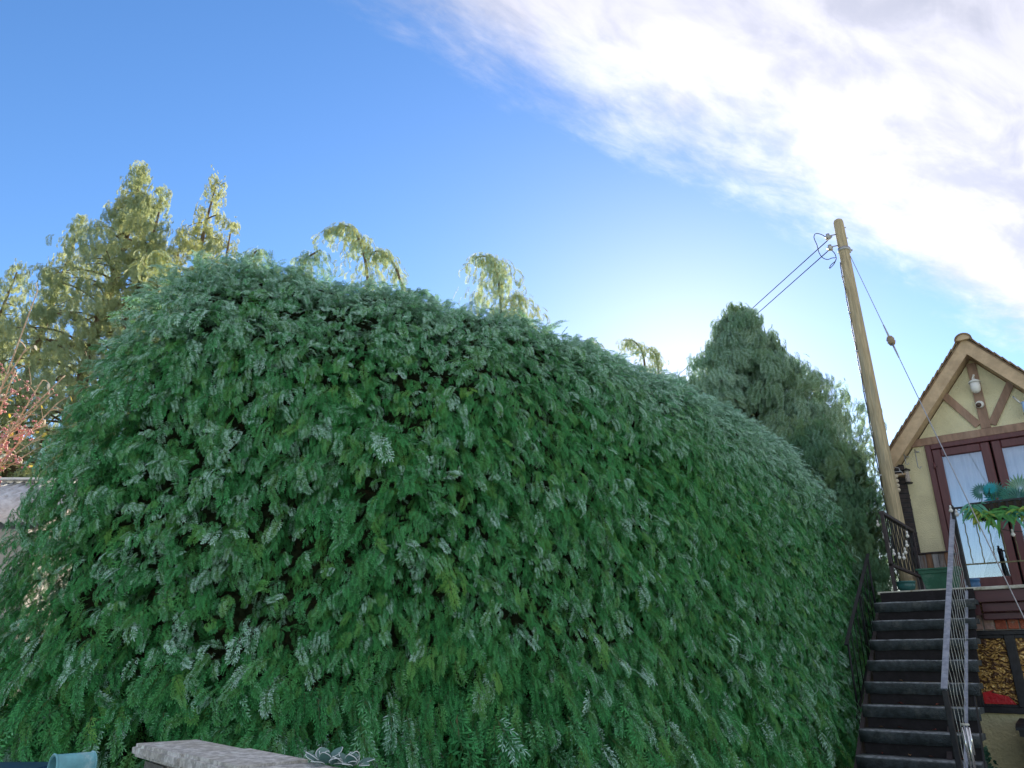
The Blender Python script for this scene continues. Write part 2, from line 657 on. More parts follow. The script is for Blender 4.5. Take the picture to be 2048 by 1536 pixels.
# ------------------------------------------------------------------ the hedge
def catmull(P, m=14):
    P = np.array(P, float)
    o = []
    for i in range(len(P) - 1):
        p0, p1, p2, p3 = P[max(i - 1, 0)], P[i], P[i + 1], P[min(i + 2, len(P) - 1)]
        for t in np.arange(m) / m:
            o.append(.5 * ((2 * p1) + (-p0 + p2) * t + (2 * p0 - 5 * p1 + 4 * p2 - p3) * t * t + (-p0 + 3 * p1 - 3 * p2 + p3) * t ** 3))
    o.append(P[-1])
    return np.array(o)


PROFILE = [(0, .25), (.9, 0), (1.8, .06), (2.8, .2), (3.6, .4), (4.15, .7), (4.45, 1.1), (4.6, 1.8)]
STATIONS = [(-2.64, 12.9, 1.04, .8), (-2.62, 10, 1.05, .8), (-2.62, 7.5, 1.03, .8), (-2.62, 5.5, 1.0, .9), (-2.75, 4.2, 1.0, 1), (-3.2, 3.2, 1.0, 1)]
for X_, Y_, s_, w_ in [(-1, 4.35, 1.0, 1), (-1.8, 4.25, 1.01, .9), (-2.6, 4.35, 1.02, .75), (-3.15, 4.75, 1.005, .75), (-3.45, 5.4, .97, .8), (-3.5, 6.3, .95, .8), (-3.42, 8, .95, .8)]:
    v_ = ahead(X_, Y_)
    STATIONS.append((v_.x, v_.y, s_, w_))


def hedge_grid(inset=0.0, nz=64, prof=PROFILE):
    C = catmull(STATIONS)
    p = C[:, :2]
    t = np.gradient(p, axis=0)
    t /= np.linalg.norm(t, axis=1)[:, None]
    n = np.stack([-t[:, 1], t[:, 0]], 1)
    # even steps along the profile
    pz = np.array([a for a, b in prof])
    pd = np.array([b for a, b in prof])
    al = np.concatenate([[0], np.cumsum(np.hypot(np.diff(pz), np.diff(pd)))])
    q = np.linspace(0, al[-1], nz)
    zs, ds = np.interp(q, al, pz), np.interp(q, al, pd)
    G = np.zeros((nz, len(p), 3))
    for i in range(nz):
        z = zs[i] * C[:, 2]
        lump = .05 * np.sin(p[:, 0] * 2.3 + p[:, 1] * 1.7 + z * 1.3) * np.sin(z * 2.1 + p[:, 1] * 1.1) + .04 * np.sin(p[:, 1] * 4.3 - z * 3.3 + p[:, 0] * 3.1)
        dd = ds[i] * C[:, 3] + inset - lump * min(1, zs[i] / .8)
        G[i, :, :2] = p - n * dd[:, None]
        G[i, :, 2] = np.maximum(0, z - inset * (.4 if zs[i] > 3.8 else 0))
    return G


def grid_samples(G, count, rg):
    A, B, Cc, D = G[:-1, :-1], G[:-1, 1:], G[1:, 1:], G[1:, :-1]
    nrm = np.cross((Cc - A).reshape(-1, 3), (D - B).reshape(-1, 3))
    ar = np.linalg.norm(nrm, axis=1)
    nrm = nrm / np.maximum(ar, 1e-9)[:, None]
    idx = rg.choice(len(ar), count, p=ar / ar.sum())
    u, v = rg.random(count)[:, None], rg.random(count)[:, None]
    a, b, c, d = (q.reshape(-1, 3)[idx] for q in (A, B, Cc, D))
    P = a * (1 - u) * (1 - v) + b * u * (1 - v) + c * u * v + d * (1 - u) * v
    return P, nrm[idx], ar.sum() / 2


def project(P):
    X = P[:, 0] * CY + P[:, 1] * SY
    Y = -P[:, 0] * SY + P[:, 1] * CY
    Z = P[:, 2] - EYE
    d = Y * math.cos(PITCH) + Z * math.sin(PITCH)
    u = -Y * math.sin(PITCH) + Z * math.cos(PITCH)
    return 1024 + FPX * X / d, 768 - FPX * u / d, d


def smooth_noise(P, f, seed):
    r = np.random.default_rng(seed)
    o = np.zeros(len(P))
    for _ in range(6):
        k = r.normal(size=3) * f
        o += np.sin(P @ k + r.uniform(0, 6.28))
    return o / 6


hedge = empty('conifer_hedge', (-4.5, 6.5, 0), 'huge clipped conifer hedge with drooping green sprays dusted with frost', 'hedge')


def build_hedge():
    rg = np.random.default_rng(21)
    G = hedge_grid()
    P0, N0, area = grid_samples(G, 10, rg)
    ctr = np.array([-5.0, 6.5, 2.0])
    # ---- added dark closed block: keeps the sun out and makes the gaps dark
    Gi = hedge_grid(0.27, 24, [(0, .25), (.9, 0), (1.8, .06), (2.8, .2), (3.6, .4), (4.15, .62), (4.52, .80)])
    bm = bmesh.new()
    rings = []
    for i in range(Gi.shape[0]):
        rings.append([bm.verts.new(Gi[i, j]) for j in range(0, Gi.shape[1], 3)])
    n = len(rings[0])
    for i in range(len(rings) - 1):
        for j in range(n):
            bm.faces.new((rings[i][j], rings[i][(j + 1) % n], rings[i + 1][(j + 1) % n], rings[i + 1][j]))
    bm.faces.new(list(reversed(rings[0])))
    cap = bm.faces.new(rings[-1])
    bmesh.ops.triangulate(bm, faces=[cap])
    bmesh.ops.recalc_face_normals(bm, faces=bm.faces)
    me = bpy.data.meshes.new('dark_inner_block')
    bm.to_mesh(me)
    bm.free()
    o = link('dark_inner_block', me, None, M['core'])
    o.parent = hedge
    o.matrix_parent_inverse = Matrix.Translation(-hedge.location)
    o['kind'] = 'stuff'
    # ---- branches that carry the sprays
    nb = int(area * 430)
    P, N, _ = grid_samples(G, nb, rg)
    flip = np.einsum('ij,ij->i', N, P - ctr) < 0
    N[flip] *= -1
    px, py, dep = project(P)
    facing = np.einsum('ij,ij->i', N, np.array([[0, 0, EYE]]) - P) > -3.2
    keep = (facing | (rg.random(nb) < .35)) & (rg.random(nb) > .50 * np.clip((1.9 - P[:, 2]) / 1.5, 0, 1))
    P, N = P[keep], N[keep]
    nb = len(P)
    topn = np.clip((P[:, 2] - 3.3) / 1.2, 0, 1)
    # branch attitude
    tang = rg.normal(size=(nb, 3))
    tang -= N * np.einsum('ij,ij->i', tang, N)[:, None]
    swirl = np.stack([smooth_noise(P, 1.6, 5), smooth_noise(P, 1.6, 6), smooth_noise(P, 1.6, 8)], 1)
    down = np.zeros((nb, 3))
    down[:, 2] = -1
    D = N * .85 + down * (.50 + .25 * rg.random(nb) - .40 * topn - .22 * np.clip((3.6 - P[:, 1]) / 1.2, 0, 1))[:, None] + tang * .22 + swirl * .30
    D /= np.linalg.norm(D, axis=1)[:, None]
    size = rg.uniform(.28, .74, nb) * np.where(rg.random(nb) < .05, 1.6, 1.0) * (1 + .22 * smooth_noise(P, 2.2, 9))
    low = np.clip((1.9 - P[:, 2]) / 1.5, 0, 1)
    size *= 1 + 1.9 * low * rg.uniform(.45, 1.0, nb) + .25 * topn
    outer = rg.random(nb) < .62
    depth = np.where(outer, rg.uniform(-.06, .12, nb), rg.uniform(-.29, -.16, nb)) + .05 * smooth_noise(P, 6, 31)
    endf = np.clip((3.6 - P[:, 1]) / 1.2, 0, 1) * np.clip((P[:, 2] - 1.2) / 1.5, 0, 1)
    farf = np.clip((P[:, 1] - 6.5) / 3, 0, 1)
    spots = rg.random(nb) < (.16 + .12 * endf + .10 * farf)
    bfrost = np.clip(.06 + .08 * endf + .12 * farf + .10 * smooth_noise(P, 1.4, 3) + .80 * topn + rg.normal(0, .10, nb) + rg.uniform(.35, .8, nb) * spots + 1.6 * np.clip(depth, -.05, .14) - .05 * low, .02, 1)
    btint = np.clip(rg.beta(1.4, 6.0, nb) + .05 * low, 0, 1)
    PP, RR, SS, VV, FF, TT, OUT = [], [], [], [], [], [], []
    per = 3
    for k in range(per):
        f = (k + .5) / per
        # sprays sit along the twig from inside to the tip, fanning to both sides
        side = (-1) ** k
        lat = np.cross(D, np.array([[0, 0, 1.0]]))
        lat /= np.maximum(np.linalg.norm(lat, axis=1), 1e-3)[:, None]
        along = (f - .75) * .26 * size
        droopv = -.08 * f * f * size
        pos = P + N * depth[:, None] + D * along[:, None]
        pos[:, 2] += droopv
        pos += lat * (side * rg.uniform(.0, .06, nb) * size)[:, None]
        d = D + lat * (side * (1 - f) * rg.uniform(.10, .55, nb))[:, None] + rg.normal(0, .11, (nb, 3))
        d[:, 2] -= .28 * f
        d /= np.linalg.norm(d, axis=1)[:, None]
        up = N * .55 + np.array([[0, 0, .75]]) + rg.normal(0, .30, (nb, 3)) + lat * (side * .3)
        PP.append(pos)
        RR.append(frames(d, up))
        SS.append(size * rg.uniform(.135, .205, nb))
        VV.append(rg.integers(0, 8, nb))
        FF.append(np.clip(bfrost * (.45 + .85 * f) + rg.normal(0, .06, nb), 0, 1))
        TT.append(np.clip(btint + rg.normal(0, .05, nb), 0, 1))
        OUT.append(depth + f * .1)
    P, R, S, Vd, Fr, Ti, Ou = (np.concatenate(q) for q in (PP, RR, SS, VV, FF, TT, OUT))
    ok = P[:, 2] > .05
    P, R, S, Vd, Fr, Ti, Ou = (q[ok] for q in (P, R, S, Vd, Fr, Ti, Ou))
    # ---- the 300 sprays that show largest are objects of their own
    px, py, dep = project(P)
    seen = (px > 20) & (px < 2028) & (py > 20) & (py < 1516) & (dep > 0)
    score = np.where(seen, S / np.maximum(dep, .1), 0) * (1 + 2.2 * np.clip(Ou, -.1, .2)) * (P[:, 1] > 1.95)
    big = np.argsort(-score)[:300]
    mask = np.ones(len(P), bool)
    mask[big] = False
    meshes = []
    for k in range(8):
        V, Fq, T, Wd = SPRAYS[k]
        me = mesh_np('frond', V, Fq, T, Wd)
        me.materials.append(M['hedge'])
        meshes.append(me)
    src = {}
    for i in big:
        k = int(Vd[i])
        o = bpy.data.objects.new('frond', meshes[k])
        COL.objects.link(o)
        o.parent = hedge
        o.matrix_parent_inverse = Matrix.Translation(-hedge.location)
        o.location = P[i]
        o.rotation_euler = Matrix(R[i].tolist()).to_euler()
        o.scale = (S[i],) * 3
        o['frost'] = float(Fr[i])
        o['tint'] = float(Ti[i])
        src.setdefault(k, o)
    sources = [src[k] for k in range(8)]
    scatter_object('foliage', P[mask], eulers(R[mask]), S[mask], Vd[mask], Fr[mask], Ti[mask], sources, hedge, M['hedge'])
    return sources, meshes, int(mask.sum())


FROND_SRC, FROND_ME, n_hedge = build_hedge()


def copy_mesh_with(me, mat, name):
    m2 = me.copy()
    m2.name = name
    m2.materials.clear()
    m2.materials.append(mat)
    return m2


def leader(path_px, depth_y, spec, seed, frost=.6, tint=.5):
    """a shoot that has grown out of the clipped top: thin stem and hanging sprays"""
    rg = np.random.default_rng(seed)
    pts = [at_depth(x, y, depth_y) for x, y in path_px]
    C = catmull([tuple(p) for p in pts], 8)
    mb = MB()
    n = len(C)
    mb.tube([Vector(c) for c in C], [.013 * (1 - .75 * i / n) + .002 for i in range(n)], 5)
    st = mb.build('leader_stem', M['bark'], hedge)
    P, D, U, S, K = [], [], [], [], []
    for t0, t1, cnt, reach, size in spec + [(0, 1, 26, .07, .17)]:
        for _ in range(int(cnt * 2.6)):
            t = rg.uniform(t0, t1)
            c = C[min(n - 1, int(t * (n - 1)))]
            az = rg.uniform(0, 2 * math.pi)
            out = np.array([math.cos(az), math.sin(az), 0])
            r = reach * rg.uniform(.1, 1)
            p = c + out * r + np.array([0, 0, -.9 * r * r / max(reach, .05) + .03])
            d = out * .75 + np.array([0, 0, -.55]) + rg.normal(0, .25, 3)
            P.append(p)
            D.append(d)
            U.append(np.array([0, 0, 1.]) + out * .6 + rg.normal(0, .25, 3))
            S.append(size * rg.uniform(.38, .68))
            K.append(int(rg.integers(0, 8)))
    P = np.array(P)
    R = frames(np.array(D), np.array(U))
    V, Fq, T, Wd = merged_sprays(P, R, S, K)
    me = mesh_np('leader_sprays', V, Fq, T, Wd)
    o = link('leader_sprays', me, None, M['leader'])
    o.parent = hedge
    o.matrix_parent_inverse = Matrix.Translation(-hedge.location)
    o['frost'] = frost
    o['tint'] = tint
    o['kind'] = 'stuff'


leader([(738, 600), (733, 540), (722, 490), (704, 458), (680, 452), (655, 470)], 5.7, [(.35, 1, 40, .10, .17), (.0, .6, 40, .20, .19)], 1, .7, 1.0)
leader([(812, 620), (800, 560), (785, 525), (762, 503), (745, 505)], 5.7, [(.1, 1, 34, .11, .15)], 2, .75, .95)
leader([(1003, 660), (1000, 590), (992, 540), (975, 514), (945, 515)], 6.3, [(.5, 1, 34, .11, .16), (.0, .75, 130, .34, .19)], 3, .8, .9)
leader([(1050, 680), (1045, 625), (1035, 590)], 6.4, [(0, 1, 60, .28, .18)], 4, .65, 1.0)
leader([(1290, 740), (1285, 705), (1268, 683), (1245, 680)], 8.2, [(.1, 1, 30, .22, .17)], 5, .7, .95)
leader([(1318, 750), (1312, 712), (1298, 695)], 8.3, [(.1, 1, 16, .14, .15)], 6, .7, .95)
leader([(1188, 710), (1185, 688), (1178, 680)], 7.3, [(.1, 1, 14, .14, .13)], 7, .4, .9)
leader([(345, 560), (330, 520), (310, 505)], 5.9, [(.1, 1, 26, .22, .20)], 8, .5, .9)
leader([(600, 560), (612, 520), (640, 500)], 5.3, [(.1, 1, 16, .16, .17)], 9, .8, .2)
leader([(500, 560), (505, 515), (515, 500)], 5.4, [(.1, 1, 18, .18, .17)], 10, .85, .2)


# ------------------------------------------------------------------ cypress trees behind the hedge
def cypress(name, base, height, radius, seed, label, limbs, per, tops=((0, 0, 1.0),), lean=0.06, spr=.34, frost=.3, tint=.35, zmin=.12, power=.8, mat='tree', taper=.55):
    rg = np.random.default_rng(seed)
    base = Vector(base)
    root = empty(name, base, label, 'tree', 'cypress trees behind the hedge')
    b = np.array(base)
    PP, DD, UU, SS, FF, TT = [], [], [], [], [], []
    mb_l = MB()
    tr = MB()
    for ti, (ox, oy, hh) in enumerate(tops):
        H = height * hh
        ax = lambda z: b + np.array([ox * min(1, z / (H * .45)), oy * min(1, z / (H * .45)), z]) + np.array([.10 * math.sin(z * .9 + seed), .10 * math.cos(z * .7 + seed), 0])
        if ti == 0:
            zs = np.linspace(0, H * .97, 14)
        else:
            zs = np.linspace(H * .25, H * .97, 10)
        tr.tube([Vector(ax(z)) for z in zs], [max(.012, .17 * hh * (1 - z / H) ** .9 * height / 8) for z in zs], 8)
        nl = int(limbs * (1 if ti == 0 else .45))
        for i in range(nl):
            f = zmin + (1 - zmin) * (1 - (1 - (i + .5) / nl) ** 1.0)
            z0 = f * H
            tp = min(1, max(0, (f - .70) / .30))
            rad = radius * (1 if ti == 0 else .5) * (1 - f) ** power * (1 - taper * tp * tp * (3 - 2 * tp)) * rg.uniform(.62, 1.15) + .10
            az = i * 2.399963 + rg.uniform(-.4, .4)
            out = np.array([math.cos(az), math.sin(az), 0])
            p0 = ax(z0)
            rise = rg.uniform(.25, .6) * (1.2 if f > .7 else 1)
            pts = []
            for q in np.linspace(0, 1, 6):
                pts.append(p0 + out * rad * q + np.array([0, 0, rad * (rise * q - .55 * q * q)]))
            if rad > .35:
                mb_l.tube([Vector(p0 + (p - p0) * .72) for p in pts], [.014 * (1 - .8 * q) * (1 + rad * .4) + .002 for q in np.linspace(0, 1, 6)], 4, caps=False)
            pts = np.array(pts)
            m = int(per * (.35 + .65 * min(1, rad / radius)))
            q = rg.beta(2.2, 1.1, m)
            ii = np.clip(q * 5, 0, 4.999)
            i0 = ii.astype(int)
            fr = (ii - i0)[:, None]
            c = pts[i0] * (1 - fr) + pts[i0 + 1] * fr
            lat = np.array([-out[1], out[0], 0])
            w = rg.normal(0, 1, m) * .17 * (rad * .45 + .22)
            c = c + lat * w[:, None]
            c[:, 2] += rg.normal(-.05, .09, m) - .3 * np.abs(w)
            d = out[None] * .65 + lat[None] * (np.sign(w) * .35)[:, None] + np.array([[0, 0, -.75]]) + rg.normal(0, .25, (m, 3))
            u = out[None] * .7 + np.array([[0, 0, .8]]) + rg.normal(0, .3, (m, 3))
            PP.append(c)
            DD.append(d)
            UU.append(u)
            SS.append(spr * rg.uniform(.6, 1.15, m) * (.62 if rad < .4 else 1))
            FF.append(np.clip(frost + rg.normal(0, .12) + rg.normal(0, .06, m), 0, 1))
            TT.append(np.clip(tint + rg.normal(0, .15) + rg.normal(0, .05, m) + .25 * max(0, f - .6), 0, 1))
    tr.build('trunk', M['bark'], root)
    lo = mb_l.build('limbs', M['bark'], root)
    lo['kind'] = 'stuff'
    P, D, U, S, Fr, Ti = (np.concatenate(q) for q in (PP, DD, UU, SS, FF, TT))
    R = frames(D, U)
    vid = rg.integers(0, len(TREE_SRC), len(P))
    src = TREE_SRC if mat == 'tree' else FAR_SRC
    scatter_object('crown', P, eulers(R), S, vid, Fr, Ti, src, root, M[mat])
    return root


# the sprays of the trees hang more; four loose twigs of the first tree serve as pattern
TREE_ME = [copy_mesh_with(FROND_ME[k], M['tree'], 'spray') for k in (1, 4, 6, 7)]
tree_base = ahead(4.95, 14.2)
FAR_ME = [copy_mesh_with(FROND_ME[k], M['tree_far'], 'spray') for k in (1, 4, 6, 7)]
far_base = ahead(-8.0, 13.0)
TREE_SRC, FAR_SRC = [], []
for k, me_ in enumerate(TREE_ME + FAR_ME):
    o_ = bpy.data.objects.new('spray', me_)
    COL.objects.link(o_)
    b_ = tree_base if k < 4 else far_base
    o_.location = Vector((b_.x + .3 * math.cos(k * 1.7), b_.y + .3 * math.sin(k * 1.7), 3.2 + .5 * k))
    o_.rotation_euler = (-.5, 0, k * 1.7 - 1.57)
    o_.scale = (.34,) * 3
    o_['frost'] = .3
    o_['tint'] = .3
    (TREE_SRC if k < 4 else FAR_SRC).append(o_)

t_right = cypress('cypress_tree', tree_base, 8.75, 3.3, 3, 'dense frosty cypress tree with a crooked top, left of the utility pole', 250, 125, spr=.25, frost=.75, tint=.2, power=.45, zmin=.42)
for o_ in TREE_SRC:
    o_.parent = t_right
    o_.matrix_parent_inverse = Matrix.Translation(-t_right.location)
t_pole = cypress('cypress_tree', (-3.22, 11.6, 0), 5.15, 1.0, 4, 'low bushy cypress at the far end of the hedge, beside the foot of the pole', 190, 110, spr=.20, frost=.36, tint=.2, power=.34, zmin=.15, taper=.1)
t_left = cypress('cypress_tree', ahead(-8.0, 13.0), 11.6, 3.3, 5, 'tallest loose cypress tree behind the left end of the hedge', 210, 54, tops=((0, 0, 1.0), (.75, .2, .935), (-1.0, -.6, .90), (-1.7, -1.2, .80)), spr=.24, frost=.42, tint=.25, power=.62, mat='tree_far')  # frost and tint raised partly to pale the crown like haze
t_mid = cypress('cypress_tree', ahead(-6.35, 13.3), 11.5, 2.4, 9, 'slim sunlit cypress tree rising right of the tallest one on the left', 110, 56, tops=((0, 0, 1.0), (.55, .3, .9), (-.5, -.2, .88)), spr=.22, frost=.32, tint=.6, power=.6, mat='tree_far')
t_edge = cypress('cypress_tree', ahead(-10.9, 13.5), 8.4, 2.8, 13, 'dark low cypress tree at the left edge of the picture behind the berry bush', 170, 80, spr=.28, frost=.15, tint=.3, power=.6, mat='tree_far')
for o_ in FAR_SRC:
    o_.parent = t_left
    o_.matrix_parent_inverse = Matrix.Translation(-t_left.location)


# ================================================================== the house, deck and steps
NF, ND, NW = 12.3, 10.0, 10.25        # planes facing the camera: gable wall, deck edge, lower wall
DECK = 2.40
M['render'] = plain('cream_render', (0.84, 0.78, 0.52), 0.9, 0.07, 3, 0.9, 70, dirt=(0.72, 0.66, 0.43), dscale=1.6)  # cream lightened so the colour carries lens glare
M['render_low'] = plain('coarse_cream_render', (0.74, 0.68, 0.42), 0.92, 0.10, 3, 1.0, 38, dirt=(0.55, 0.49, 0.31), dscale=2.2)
M['timber'] = plain('brown_timber', (0.35, 0.225, 0.165), 0.75, 0.25, 12, 0.25, 50, stretch=(1, 1, .25), dirt=(0.40, 0.28, 0.21), dscale=4)  # brown lightened to include the glare over the timbers
M['barge'] = plain('brown_bargeboard', (0.58, 0.43, 0.28), 0.75, 0.15, 7, 0.15, 40, dirt=(0.47, 0.34, 0.22), dscale=3)  # tan raised for the glare along the gable boards
M['upvc'] = plain('rosewood_door_frame', (0.125, 0.045, 0.05), 0.38, 0.15, 20, 0.05, 60, stretch=(1, 1, .15))
M['fascia'] = plain('rosewood_fascia', (0.085, 0.032, 0.042), 0.4, 0.15, 14, 0.05, 40, stretch=(.15, 1, 1))
M['black'] = plain('black_painted_metal', (0.022, 0.024, 0.03), 0.45, 0.3, 20, 0.1, 60, metal=.2)
M['blackwood'] = plain('black_stained_wood', (0.050, 0.040, 0.046), 0.6, 0.35, 14, 0.3, 40)
M['rail'] = plain('grey_blue_worn_rail', (0.25, 0.29, 0.37), 0.42, 0.3, 18, 0.15, 60, metal=.35, dirt=(0.30, 0.32, 0.36), dscale=9)
M['tile'] = plain('brown_roof_tile', (0.24, 0.16, 0.10), 0.85, 0.3, 8, 0.4, 40, dirt=(0.36, 0.30, 0.20), dscale=6)
M['felt'] = plain('dark_green_felt', (0.045, 0.058, 0.068), 0.55, 0.35, 16, 0.8, 90, dirt=(0.12, 0.135, 0.14), dscale=5)
def frost_highlight_felt():
    m = plain('dark_green_felt', (0.045, 0.060, 0.070), 0.6, 0.4, 16, 0.8, 90, dirt=(0.12, 0.135, 0.14), dscale=5)
    nt = m.node_tree
    b = nt.nodes['Principled BSDF']
    src = b.inputs['Base Color'].links[0].from_socket
    geo = nd(nt, 'ShaderNodeNewGeometry')
    sep = nd(nt, 'ShaderNodeSeparateXYZ')
    nt.links.new(geo.outputs['Normal'], sep.inputs[0])
    n = nd(nt, 'ShaderNodeTexNoise')
    n.inputs['Scale'].default_value = 26
    n.inputs['Detail'].default_value = 6
    nt.links.new(geo.outputs['Position'], n.inputs['Vector'])
    f = math_n(nt, 'MULTIPLY', maprange(nt, sep.outputs[2], .35, .95, 0, .75), maprange(nt, n.outputs['Fac'], .35, .65, .3, 1))  # frost on upward faces, also painting the top-lit highlight of the nosing
    nt.links.new(mixc(nt, f, src, (.42, .47, .52)), b.inputs['Base Color'])
    return m


M['felt'] = frost_highlight_felt()
M['riser'] = plain('black_riser', (0.016, 0.014, 0.018), 0.8, 0.3, 12, 0.2, 40)
M['white'] = plain('white_paint', (0.78, 0.78, 0.76), 0.5, 0.05, 10)
M['edge'] = plain('pale_weathered_deck_edge', (0.55, 0.56, 0.50), 0.8, 0.2, 9, 0.3, 40, dirt=(0.20, 0.17, 0.08), dscale=5, stretch=(1, 1, 1))
M['greyboard'] = plain('weathered_grey_board', (0.24, 0.23, 0.24), 0.85, 0.3, 7, 0.4, 30, stretch=(3, 3, .5), dirt=(0.20, 0.12, 0.07), dscale=4)
M['deckboard'] = plain('deck_board', (0.20, 0.17, 0.14), 0.85, 0.3, 7, 0.4, 30)
M['greenplastic'] = plain('faded_green_plastic', (0.035, 0.16, 0.105), 0.5, 0.2, 6, 0.1, 30, dirt=(0.12, 0.24, 0.19), dscale=6)
M['tealpot'] = plain('teal_glazed_pot', (0.035, 0.13, 0.13), 0.3, 0.2, 8)
M['bluepot'] = plain('blue_glazed_pot', (0.05, 0.16, 0.36), 0.35, 0.2, 8)
M['curtain'] = plain('white_net_curtain', (0.80, 0.82, 0.86), 0.9, 0.06, 3, 0, stretch=(8, 8, .2))
M['dark'] = plain('dark_room', (0.03, 0.03, 0.035), 0.9, 0.2, 3)
M['bulb'] = plain('frosted_globe', (0.84, 0.84, 0.82), 0.25, 0.03, 5)
M['wire'] = plain('dark_cable', (0.05, 0.05, 0.055), 0.6, 0.2, 9)
M['steel'] = plain('galvanised_steel', (0.42, 0.43, 0.44), 0.4, 0.15, 20, 0.1, 50, metal=.8)
M['alu'] = plain('bright_chime_tube', (0.80, 0.82, 0.85), 0.22, 0.05, 5, metal=.9)
M['seed'] = plain('pale_seed', (0.45, 0.40, 0.36), 0.9, 0.4, 70, 0.4, 120)
M['bin'] = plain('black_plastic_bin', (0.018, 0.022, 0.03), 0.42, 0.2, 8, 0.05, 40)


def glass(name, tint=(1, 1, 1), rough=0.0, refl=0.25):
    m, nt, b = new_mat(name)
    L = nt.links.new
    gl = nd(nt, 'ShaderNodeBsdfGlossy')
    gl.inputs['Roughness'].default_value = rough
    gl.inputs['Color'].default_value = (0.95, 0.97, 1, 1)
    tr = nd(nt, 'ShaderNodeBsdfTransparent')
    tr.inputs[0].default_value = tuple(tint) + (1,)
    fr = nd(nt, 'ShaderNodeFresnel')
    fr.inputs[0].default_value = 1.5
    f = math_n(nt, 'ADD', math_n(nt, 'MULTIPLY', fr.outputs[0], 1.6), refl, clamp=True)
    mx = nd(nt, 'ShaderNodeMixShader')
    L(f, mx.inputs[0])
    L(tr.outputs[0], mx.inputs[1])
    L(gl.outputs[0], mx.inputs[2])
    L(mx.outputs[0], nt.nodes['Material Output'].inputs[0])
    return m


M['glass'] = glass('door_glass', (.88, .93, .98), 0.0, .12)


def amber_glass():
    """patterned amber glass: swirling relief with gold and dark brown flakes"""
    m, nt, b = new_mat('amber_patterned_glass')
    L = nt.links.new
    tc = nd(nt, 'ShaderNodeTexCoord')
    n0 = nd(nt, 'ShaderNodeTexNoise')
    n0.inputs['Scale'].default_value = 14
    L(tc.outputs['Object'], n0.inputs['Vector'])
    sc_ = nd(nt, 'ShaderNodeVectorMath', operation='SCALE')
    L(n0.outputs['Color'], sc_.inputs[0])
    sc_.inputs['Scale'].default_value = .11
    ad = nd(nt, 'ShaderNodeVectorMath', operation='ADD')
    L(tc.outputs['Object'], ad.inputs[0])
    L(sc_.outputs[0], ad.inputs[1])
    mp = nd(nt, 'ShaderNodeMapping')
    mp.inputs['Scale'].default_value = (22, 22, 48)
    mp.inputs['Rotation'].default_value = (0, .4, 0)
    L(ad.outputs[0], mp.inputs[0])
    v = nd(nt, 'ShaderNodeTexVoronoi')
    v.feature = 'F1'
    v.inputs['Scale'].default_value = 1
    L(mp.outputs[0], v.inputs['Vector'])
    n = nd(nt, 'ShaderNodeTexNoise')
    n.inputs['Scale'].default_value = 2.2
    n.inputs['Detail'].default_value = 4
    L(mp.outputs[0], n.inputs['Vector'])
    f = math_n(nt, 'ADD', math_n(nt, 'MULTIPLY', v.outputs['Distance'], .8), math_n(nt, 'MULTIPLY', n.outputs['Fac'], .6))
    c = mixc(nt, maprange(nt, f, .55, .85, 0, 1), (0.55, 0.33, 0.09), (0.07, 0.030, 0.012))
    c = mixc(nt, maprange(nt, f, .40, .52, 1, 0), c, (0.85, 0.66, 0.32))
    L(c, b.inputs['Base Color'])
    b.inputs['Roughness'].default_value = .16
    b.inputs['Metallic'].default_value = .35
    bp = nd(nt, 'ShaderNodeBump')
    bp.inputs['Strength'].default_value = .9
    bp.inputs['Distance'].default_value = .012
    L(f, bp.inputs['Height'])
    L(bp.outputs[0], b.inputs['Normal'])
    return m


M['amber'] = amber_glass()
M['redcloth'] = plain('red_pane_behind_glass', (0.50, 0.018, 0.028), 0.35, 0.2, 12, 0.4, 45)


def brick_mat(col, name):
    return plain(name, col, 0.85, 0.25, 22, 0.5, 70, dirt=(0.40, 0.32, 0.29), dscale=9)


M['brick'] = [brick_mat(c, 'red_brick') for c in ((0.36, 0.10, 0.065), (0.42, 0.13, 0.08), (0.32, 0.085, 0.06))]
M['brickpale'] = plain('limewashed_brick', (0.40, 0.27, 0.25), 0.9, 0.25, 18, 0.4, 60, dirt=(0.55, 0.50, 0.48), dscale=8)
M['mortar'] = plain('grey_mortar', (0.34, 0.31, 0.28), 0.95, 0.15, 30, 0.4, 90)

APEX = on_y(1925, 672, NF - .28)
EAVE = on_y(1775, 905, NF - .28)
GX = APEX.x                                    # middle of the gable
HW = GX - EAVE.x                               # half width at the eaves
house = empty('gabled_house', (GX, NF, 0), 'cream rendered house with steep brown timbered gable and rosewood french doors', 'house')
WL = -2.16                                     # left corner of the upper wall
WR = 2 * GX - WL
slope = (APEX.z - EAVE.z) / HW


def roof_z(x, drop=0.0):
    return APEX.z - slope * abs(x - GX) - drop


ct = math.cos(math.atan(slope))
sn = math.sin(math.atan(slope))


